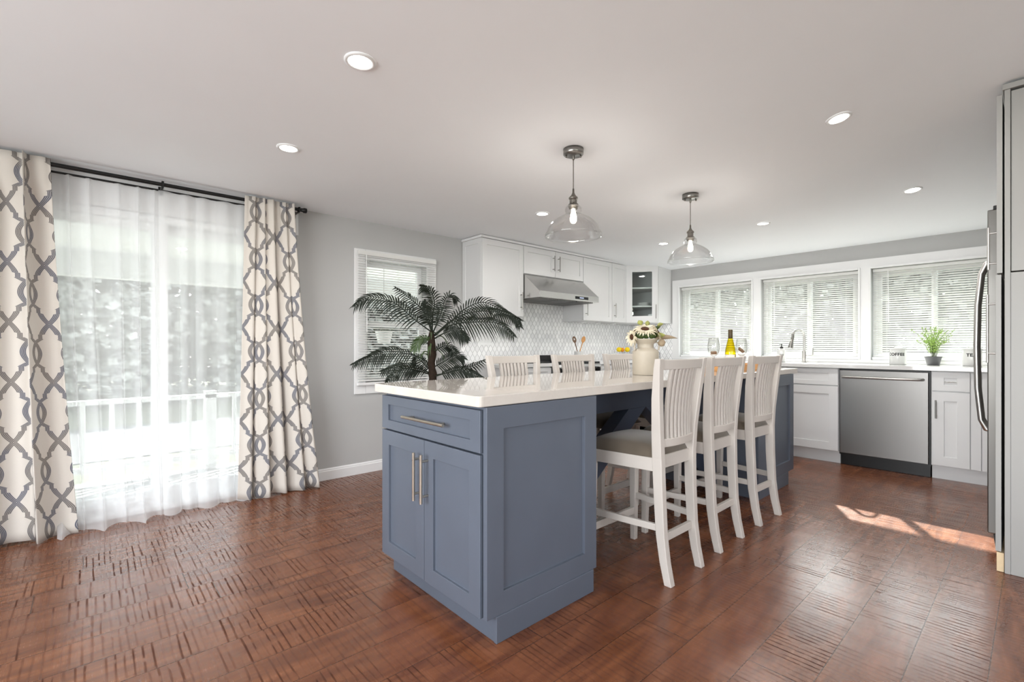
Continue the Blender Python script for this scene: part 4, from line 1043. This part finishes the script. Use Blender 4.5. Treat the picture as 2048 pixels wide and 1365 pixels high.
# flowers stand in the can: each flower a thing
def flower(a, h, cc, face, r, label, core=.40, np_=24):
    p = Vector(c) + R_ * a + F_ * cc + Vector((0, 0, h)); n_ = (R_ * face[0] + F_ * face[1] + Vector((0, 0, face[2]))).normalized()
    e1 = n_.cross(Vector((.1, .2, 1))).normalized(); e2 = n_.cross(e1)
    t = thing('flower', tuple(p), label, 'flower', None)
    MB().tube([Vector(c) + Vector((0, 0, 1.101)), Vector(c) * .6 + p * .4 + Vector((0, 0, .62 - .0)) * 0 + Vector((0, 0, 1.13 * .6 - 0)) * 1.0 + Vector((0, 0, -.0)) if False else (Vector(c) + Vector((0, 0, 1.101))) * .5 + p * .5 - n_ * .01, p - n_ * .004], .0028, 6).build('stem', M['leaf'], t)
    cm = MB(); vs = []; fs = []
    for i in range(6):
        th = PI / 2 * i / 5
        for k in range(16): a_ = 2 * PI * k / 16; rr = r * core * math.cos(th); vs.append(p + (e1 * math.cos(a_) + e2 * math.sin(a_)) * rr + n_ * (.012 * math.sin(th)))
    for i in range(5):
        for k in range(16): k2 = (k + 1) % 16; fs.append((i * 16 + k, i * 16 + k2, i * 16 + 16 + k2, i * 16 + 16 + k))
    cm.add(vs, fs, True); cm.build('flower_centre', M['petal_core'], t)
    pm = MB(); rn = random.Random(int(a * 1e4) + 9)
    for k in range(np_ * 2):
        a_ = 2 * PI * (k + rn.random() * .3) / np_; d = e1 * math.cos(a_) + e2 * math.sin(a_); sd_ = n_.cross(d); up = n_ * rn.uniform(-.25, .45); L = r * rn.uniform(.88, 1.08); w_ = r * .13
        b = p + d * r * core * .8 + n_ * .002; m_ = b + (d + up * .5) * L * .45; e_ = b + (d + up - Vector((0, 0, .28))) * L * .8
        pm.add([b, m_ + sd_ * w_, e_, m_ - sd_ * w_, m_ - n_ * .003], [(0, 1, 4), (1, 2, 4), (2, 3, 4), (3, 0, 4)])
    pm.build('petals', M['petal'], t, fix=False)
flower(-.012, 1.212, -.03, (-.05, -.45, .9), .068, 'cream sunflower at the centre front of the bouquet')
flower(-.092, 1.162, -.02, (-1, -.35, -.05), .050, 'cream sunflower drooping at the left of the bouquet')
flower(.070, 1.190, -.02, (.9, -.3, .5), .062, 'cream sunflower leaning out at the right of the bouquet')
flower(.025, 1.215, .03, (.2, -.1, 1), .062, 'cream sunflower at the back top of the bouquet')
flower(-.050, 1.205, .02, (-.5, -.1, .9), .060, 'cream sunflower at the upper left of the bouquet')
# foliage of the bouquet
def leafm(mb, a, h, cc, da, dh, dc, L, W):
    p = Vector(c) + R_ * a + F_ * cc + Vector((0, 0, h)); d = (R_ * da + F_ * dc + Vector((0, 0, dh))).normalized(); sd_ = d.cross(F_ + Vector((0, 0, .3))).normalized(); vs = []; n = 8
    for i in range(n + 1):
        f = i / n; wv = W * math.sin(PI * min(.999, f ** .8 + .001)); q = p + d * L * f - Vector((0, 0, 1)) * L * .3 * f * f; vs += [q - sd_ * wv, q - F_ * .004, q + sd_ * wv]
    fs = []
    for i in range(n): o = i * 3; fs += [(o, o + 1, o + 4, o + 3), (o + 1, o + 2, o + 5, o + 4)]
    mb.add(vs, fs, True)
lm = MB()
for a in ((-.03, 1.150, -.045, -.5, 1, -.1, .07, .028), (.02, 1.150, -.05, .2, 1, -.1, .075, .034), (.045, 1.155, -.03, .7, .9, -.1, .06, .024), (-.05, 1.155, -.02, -.8, .8, -.1, .06, .022), (0, 1.18, .03, .1, 1, .2, .10, .028), (.05, 1.2, .02, .8, .8, .1, .08, .014), (.0, 1.152, -.045, -.3, 1, -.2, .06, .03)): leafm(lm, *a)
o = lm.build('flower_foliage', M['leaf'], fix=False, solid=.001); tag(o, 'dark green leaves of the bouquet above the milk can rim', 'leaves')
lm = MB()
for a in ((.062, 1.165, -.03, .5, .3, -.2, .06, .02), (.02, 1.235, .03, .1, 1, .1, .05, .016), (.075, 1.235, .0, .9, .6, 0, .05, .012), (-.02, 1.24, .02, -.4, .9, 0, .05, .018)): leafm(lm, *a)
o = lm.build('flower_foliage', M['leaf_pale'], fix=False, solid=.001); tag(o, 'pale green leaves at the top and right of the bouquet', 'leaves')
lm = MB(); leafm(lm, .045, 1.148, -.03, 1, .35, 0, .16, .016); o = lm.build('dried_leaf', M['leaf_dry'], fix=False, solid=.001); tag(o, 'long grey-brown dried leaf hanging out right of the bouquet', 'leaf')
pb = MB().blob(Vector(c) + R_ * .088 - F_ * .05 + Vector((0, 0, 1.125)), (.022, .022, .024), 16, 10, .12); o = pb.build('seed_pod', M['leaf_dry']); tag(o, 'brown dried seed pod at the right of the milk can rim', 'seed pod')

# tray with wine
t = thing('wooden_tray', (-1.575, 3.65, T0), 'orange-brown wooden tray under the wine bottle on the island', 'tray')
MB().box(-1.70, -1.45, 3.38, 3.92, T0, T0 + .008).build('tray_base', M['wood'], t, bevel=.001)
MB().box(-1.70, -1.69, 3.38, 3.92, T0 + .008, .968).box(-1.46, -1.45, 3.38, 3.92, T0 + .008, .968).box(-1.69, -1.46, 3.38, 3.39, T0 + .008, .968).box(-1.69, -1.46, 3.91, 3.92, T0 + .008, .968).build('tray_rim', M['wood'], t, bevel=.002)
T1 = T0 + .0085
x, y = -1.543, 3.585
t = thing('wine_bottle', (x, y, T1), 'amber glass wine bottle with a pale label on the island', 'bottle')
MB().lathe([(0, T1 + .01), (.030, T1), (.0365, T1 + .006), (.0375, T1 + .02), (.0375, T1 + .125), (.034, T1 + .155), (.024, T1 + .20), (.0155, T1 + .235), (.0145, T1 + .25), (.0145, T1 + .297), (0, T1 + .297)], (x, y, 0), 48).build('glass_body', M['bottle_glass'], t, fix=False)
MB().lathe([(0, T1 + .015), (.033, T1 + .015), (.0345, T1 + .12), (.030, T1 + .155), (.0215, T1 + .195), (.014, T1 + .225), (0, T1 + .226)], (x, y, 0), 40).build('wine', clear('pale_wine', (252, 244, 150), .02, .05, 3), t, fix=False)
MB().lathe([(.0152, T1 + .235), (.0158, T1 + .236), (.0158, T1 + .299), (.014, T1 + .3005), (0, T1 + .3005)], (x, y, 0), 32).build('foil_capsule', M['foil'], t)
lab = MB(); vs = []; n = 20; a0 = math.radians(-150); a1 = math.radians(-15)
for k in range(n + 1):
    a = a0 + (a1 - a0) * k / n
    for z in (T1 + .035, T1 + .112): vs.append((x + .0379 * math.cos(a), y + .0379 * math.sin(a), z))
lab.add(vs, [(2 * k, 2 * k + 2, 2 * k + 3, 2 * k + 1) for k in range(n)], True); lb_ = lab.build('label', M['paper'], t, fix=False, solid=.0003)
mk = MB()
for (aa, zz, rr) in ((-38, .085, .006), (-34, .080, .0045), (-43, .079, .004)):
    a = math.radians(aa); mk.blob((x + .0382 * math.cos(a), y + .0382 * math.sin(a), T1 + zz), (rr * .5, rr * .5, rr), 10, 6)
mk.build('printed_mark', M['lettering'], lb_)
def wineglass(x, y, label, tilt):
    t = thing('wine_glass', (x, y, T1), label, 'wine glass')
    MB().lathe([(.033, T1 + .001), (.034, T1 + .002), (.012, T1 + .006), (.0045, T1 + .014), (.0035, T1 + .03), (.0035, T1 + .085), (.006, T1 + .098), (.022, T1 + .108), (.036, T1 + .128), (.0415, T1 + .155), (.041, T1 + .185), (.035, T1 + .225), (.0335, T1 + .236)], (x, y, 0), 48).build('glass_bowl', M['wine_glass'], t, fix=False, solid=.0012)
    return t
wineglass(-1.607, 3.448, 'empty wine glass left of the amber bottle, with a cork', 0); wineglass(-1.515, 3.715, 'wine glass right of the amber bottle, cork leaning inside', 1)
def cork(p0, p1, label):
    o = MB().tube([p0, p1], .0115, 16).build('wine_cork', M['cork']); tag(o, label, 'cork')
q = Vector((-1.607, 3.448, T1 + .126)); cork(q - R_ * .019, q + R_ * .019 + Vector((0, 0, .001)), 'brown wine cork lying in the glass left of the bottle')
q = Vector((-1.515, 3.715, T1 + .143)); cork(q - R_ * .020 + Vector((0, 0, .016)), q + R_ * .016 + Vector((0, 0, -.012)), 'brown wine cork leaning in the glass right of the bottle')

# ================================================================== THINGS ON THE WINDOW WORKTOP
Tw = .9355
def text_on_cylinder(s, x, y, r, z, size, parent, ang0, mat):
    cu = bpy.data.curves.new('lettering', 'FONT'); cu.body = s; cu.size = size; cu.align_x = 'CENTER'; cu.offset = size * .04; cu.space_character = 1.08
    to = bpy.data.objects.new('lettering_tmp', cu); COL.objects.link(to); bpy.context.view_layer.update()
    me = bpy.data.meshes.new_from_object(to.evaluated_get(bpy.context.evaluated_depsgraph_get())); bpy.data.objects.remove(to, do_unlink=True)
    bm = bmesh.new(); bm.from_mesh(me); bmesh.ops.triangulate(bm, faces=bm.faces)
    for _ in range(2):
        bmesh.ops.subdivide_edges(bm, edges=[e for e in bm.edges if e.calc_length() > size * .2], cuts=1)
    off = Vector((0, 0, 0)); p_ = parent
    while p_ is not None: off += p_.location; p_ = p_.parent
    for v in bm.verts:
        a = ang0 + v.co.x / r; v.co = Vector((x + (r + .0006) * math.cos(a), y + (r + .0006) * math.sin(a), z + v.co.y)) - off
    bm.to_mesh(me); bm.free(); me.materials.clear(); me.materials.append(mat)
    o = bpy.data.objects.new('lettering', me); COL.objects.link(o); o.parent = parent; return o
def canister(x, y, word, label):
    t = thing('canister', (x, y, Tw), label, 'canister'); r = .062
    body = MB().lathe([(0, Tw), (r - .002, Tw), (r, Tw + .003), (r, Tw + .135), (r - .004, Tw + .139), (0, Tw + .139)], (x, y, 0), 48).build('canister_body', M['ceramic'], t)
    lid = MB().lathe([(r + .001, Tw + .1385), (r + .002, Tw + .141), (r + .002, Tw + .148), (r - .006, Tw + .153), (0, Tw + .155)], (x, y, 0), 48).build('lid', M['ceramic'], t)
    MB().tube([(x - .028, y, Tw + .152), (x - .028, y, Tw + .165), (x - .020, y, Tw + .172), (x + .020, y, Tw + .172), (x + .028, y, Tw + .165), (x + .028, y, Tw + .152)], .0028, 8).build('lid_handle', M['ceramic'], lid)
    text_on_cylinder(word, x, y, r, Tw + .082, .036, body, math.atan2(-y, -x) - (.22 if len(word) > 3 else .05), M['lettering'])
canister(-.880, 5.65, 'COFFEE', 'white canister lettered COFFEE on the window worktop')
canister(-.379, 5.62, 'TEA', 'white canister lettered TEA beside the refrigerator handle')
# soap dispenser
x, y = -1.868, 5.62
t = thing('soap_dispenser', (x, y, Tw), 'white lettered soap dispenser with black pump beside the faucet', 'soap dispenser')
sb = MB().lathe([(0, Tw), (.041, Tw), (.043, Tw + .003), (.043, Tw + .115), (.039, Tw + .130), (.022, Tw + .142), (.016, Tw + .147), (0, Tw + .147)], (x, y, 0), 40).build('bottle_body', M['ceramic'], t)
MB().lathe([(.0, Tw + .147), (.017, Tw + .147), (.017, Tw + .163), (.006, Tw + .167), (.0045, Tw + .185), (.008, Tw + .187), (.008, Tw + .195), (0, Tw + .196)], (x, y, 0), 20).tube([(x, y, Tw + .191), (x - .01, y - .032, Tw + .190)], .004, 8).build('pump', M['plastic_black'], t)
mk = MB()
for k in range(5):
    a = math.atan2(-y, -x) + (k - 2) * .19
    mk.box(-.0016, .0016, -.0004, .0004, Tw + .068, Tw + .088) if False else mk.add([(x + (.0432 + e) * math.cos(a + s_), y + (.0432 + e) * math.sin(a + s_), z_) for e in (0, .0005) for s_ in (-.035, .035) for z_ in (Tw + .066, Tw + .087)], [(0, 1, 3, 2), (4, 6, 7, 5), (0, 4, 5, 1), (2, 3, 7, 6), (0, 2, 6, 4), (1, 5, 7, 3)])
mk.build('lettering', M['lettering'], sb)
# faucet
x, y = -1.667, 5.68
t = thing('faucet', (x, y, Tw), 'tall brushed gooseneck faucet in front of the middle kitchen window', 'faucet')
MB().lathe([(0, Tw), (.027, Tw), (.028, Tw + .006), (.022, Tw + .012), (.021, Tw + .11), (.017, Tw + .125), (.0125, Tw + .13)], (x, y, 0), 28).build('faucet_base', M['handle_steel'], t)
arc = [(x, y, Tw + .12), (x, y, Tw + .22)] + [(x - .028 * (1 - math.cos(a)), y - .085 * (1 - math.cos(a)), Tw + .27 + .078 * math.sin(a)) for a in [PI * k / 12 for k in range(12)]]
MB().tube(arc, .0115, 14).build('spout', M['handle_steel'], t)
e = Vector((x - .056, y - .17, Tw + .27))
MB().tube([e + Vector((0, 0, .03)), e, e + Vector((-.006, -.014, -.05)), e + Vector((-.014, -.028, -.115)), e + Vector((-.015, -.03, -.122))], [.0125, .014, .016, .026, .024], 18).build('spray_head', M['pull'], t)
MB().tube([(x, y, Tw + .075), (x + .065, y - .01, Tw + .075), (x + .083, y - .012, Tw + .08), (x + .086, y - .012, Tw + .15)], .0055, 10).build('lever', M['pull'], t)
# potted herb
x, y = -.629, 5.62
t = thing('potted_herb', (x, y, Tw), 'small leafy green herb in a charcoal pot on the window worktop', 'plant')
MB().lathe([(0, Tw), (.042, Tw), (.044, Tw + .003), (.058, Tw + .068), (.062, Tw + .070), (.062, Tw + .078), (.056, Tw + .078), (.054, Tw + .068), (0, Tw + .066)], (x, y, 0), 36).build('pot', M['charcoal'], t)
st = MB(); lf = MB(); rn = random.Random(4)
for k in range(46):
    a = rn.random() * 2 * PI; sp = rn.uniform(.1, 1); H_ = rn.uniform(.13, .27); b0 = Vector((x + .025 * math.cos(a) * sp, y + .025 * math.sin(a) * sp, Tw + .066))
    tip = Vector((x + .155 * math.cos(a) * sp, y + .09 * math.sin(a) * sp, Tw + .066 + H_)); mid = (b0 + tip) / 2 + Vector((-.02 * math.cos(a), 0, .03))
    P = [b0, mid, tip]; st.tube([bez(P, q / 6) for q in range(7)], .0009, 4)
    for j in range(9):
        s = .25 + .75 * j / 8; p = bez(P, s)
        for _ in range(2):
            d = Vector((rn.gauss(0, 1), rn.gauss(0, 1), rn.gauss(.4, .6))).normalized() * rn.uniform(.012, .022); e_ = d.cross(Vector((.2, .9, .3))).normalized() * .0035
            lf.add([p, p + d * .5 + e_, p + d, p + d * .5 - e_], [(0, 1, 2, 3)])
st.build('stems', M['leaf'], t); lf.build('leaves', M['herb'], t, fix=False)

# ================================================================== THINGS ON THE RANGE WORKTOP
x, y = -3.72, 4.42
t = thing('utensil_crock', (x, y, Tw), 'white crock holding wooden utensils right of the range', 'crock')
MB().lathe([(0, Tw), (.048, Tw), (.052, Tw + .005), (.052, Tw + .105), (.049, Tw + .108), (.046, Tw + .105), (.046, Tw + .01), (0, Tw + .01)], (x, y, 0), 36).build('crock_body', M['ceramic'], t)
def spoon(a0, a1, mat, label, slot):
    p0 = Vector((x, y, Tw + .012)) + R_ * a0; p1 = Vector((x, y, Tw + .215)) + R_ * (a1 * .72); p2 = Vector((x, y, Tw + .29)) + R_ * a1
    t = thing('wooden_spoon', tuple(p0), label, 'spoon')
    MB().tube([p0, p1], [.005, .006], 8).build('spoon_handle', M[mat], t)
    bl = MB(); d = (p2 - p1).normalized(); sd_ = d.cross(F_).normalized(); vs = []; n = 10; L = (p2 - p1).length
    for i in range(n + 1):
        f = i / n; wv = .006 + .018 * math.sin(PI * min(1, f * .95 + .03)) ** .7
        if f >= 1: wv = .006
        for s_ in (-1, -.3, .3, 1): vs.append(p1 + d * L * f + sd_ * wv * s_ + F_ * (.004 * (1 - s_ * s_)))
    fs = []
    for i in range(n):
        for k in range(3):
            if slot and k == 1 and 4 <= i <= 6: continue
            o = i * 4 + k; fs.append((o, o + 1, o + 5, o + 4))
    bl.add(vs, fs, True); bl.build('spoon_bowl', M[mat], t, fix=False, solid=.005)
spoon(.012, -.058, 'wood_dark', 'dark slotted wooden spoon leaning left in the crock', True)
spoon(-.012, .070, 'wood', 'light wooden spatula leaning right in the crock', False)
x, y = -3.62, 5.20
t = thing('cake_stand', (x, y, Tw), 'clear glass cake stand carrying lemons in the worktop corner', 'cake stand')
MB().lathe([(0, Tw), (.055, Tw), (.05, Tw + .008), (.012, Tw + .02), (.009, Tw + .06), (.02, Tw + .085), (.035, Tw + .092), (.125, Tw + .094), (.128, Tw + .10), (.126, Tw + .10), (.12, Tw + .097), (0, Tw + .097)], (x, y, 0), 48).build('stand', M['shade_glass'], t, fix=False)
for k, (a, c_, m_, lab) in enumerate([(-.055, 0, 'lemon', 'yellow lemon at the left of the glass stand'), (.048, -.02, 'lemon', 'yellow lemon at the right of the glass stand'), (-.005, .03, 'orange', 'orange fruit between the two lemons')]):
    p = Vector((x, y, Tw + .097 + .031)) + R_ * a + F_ * c_
    if k == 2: o = MB().blob(p + Vector((0, 0, -.003)), (.028, .028, .028), 24, 14).build('orange', M[m_])
    else: o = MB().blob(p, (.034, .034, .031), 24, 14).build('lemon', M[m_])
    tag(o, lab, 'fruit', 'fruit on the glass stand' if k < 2 else None)
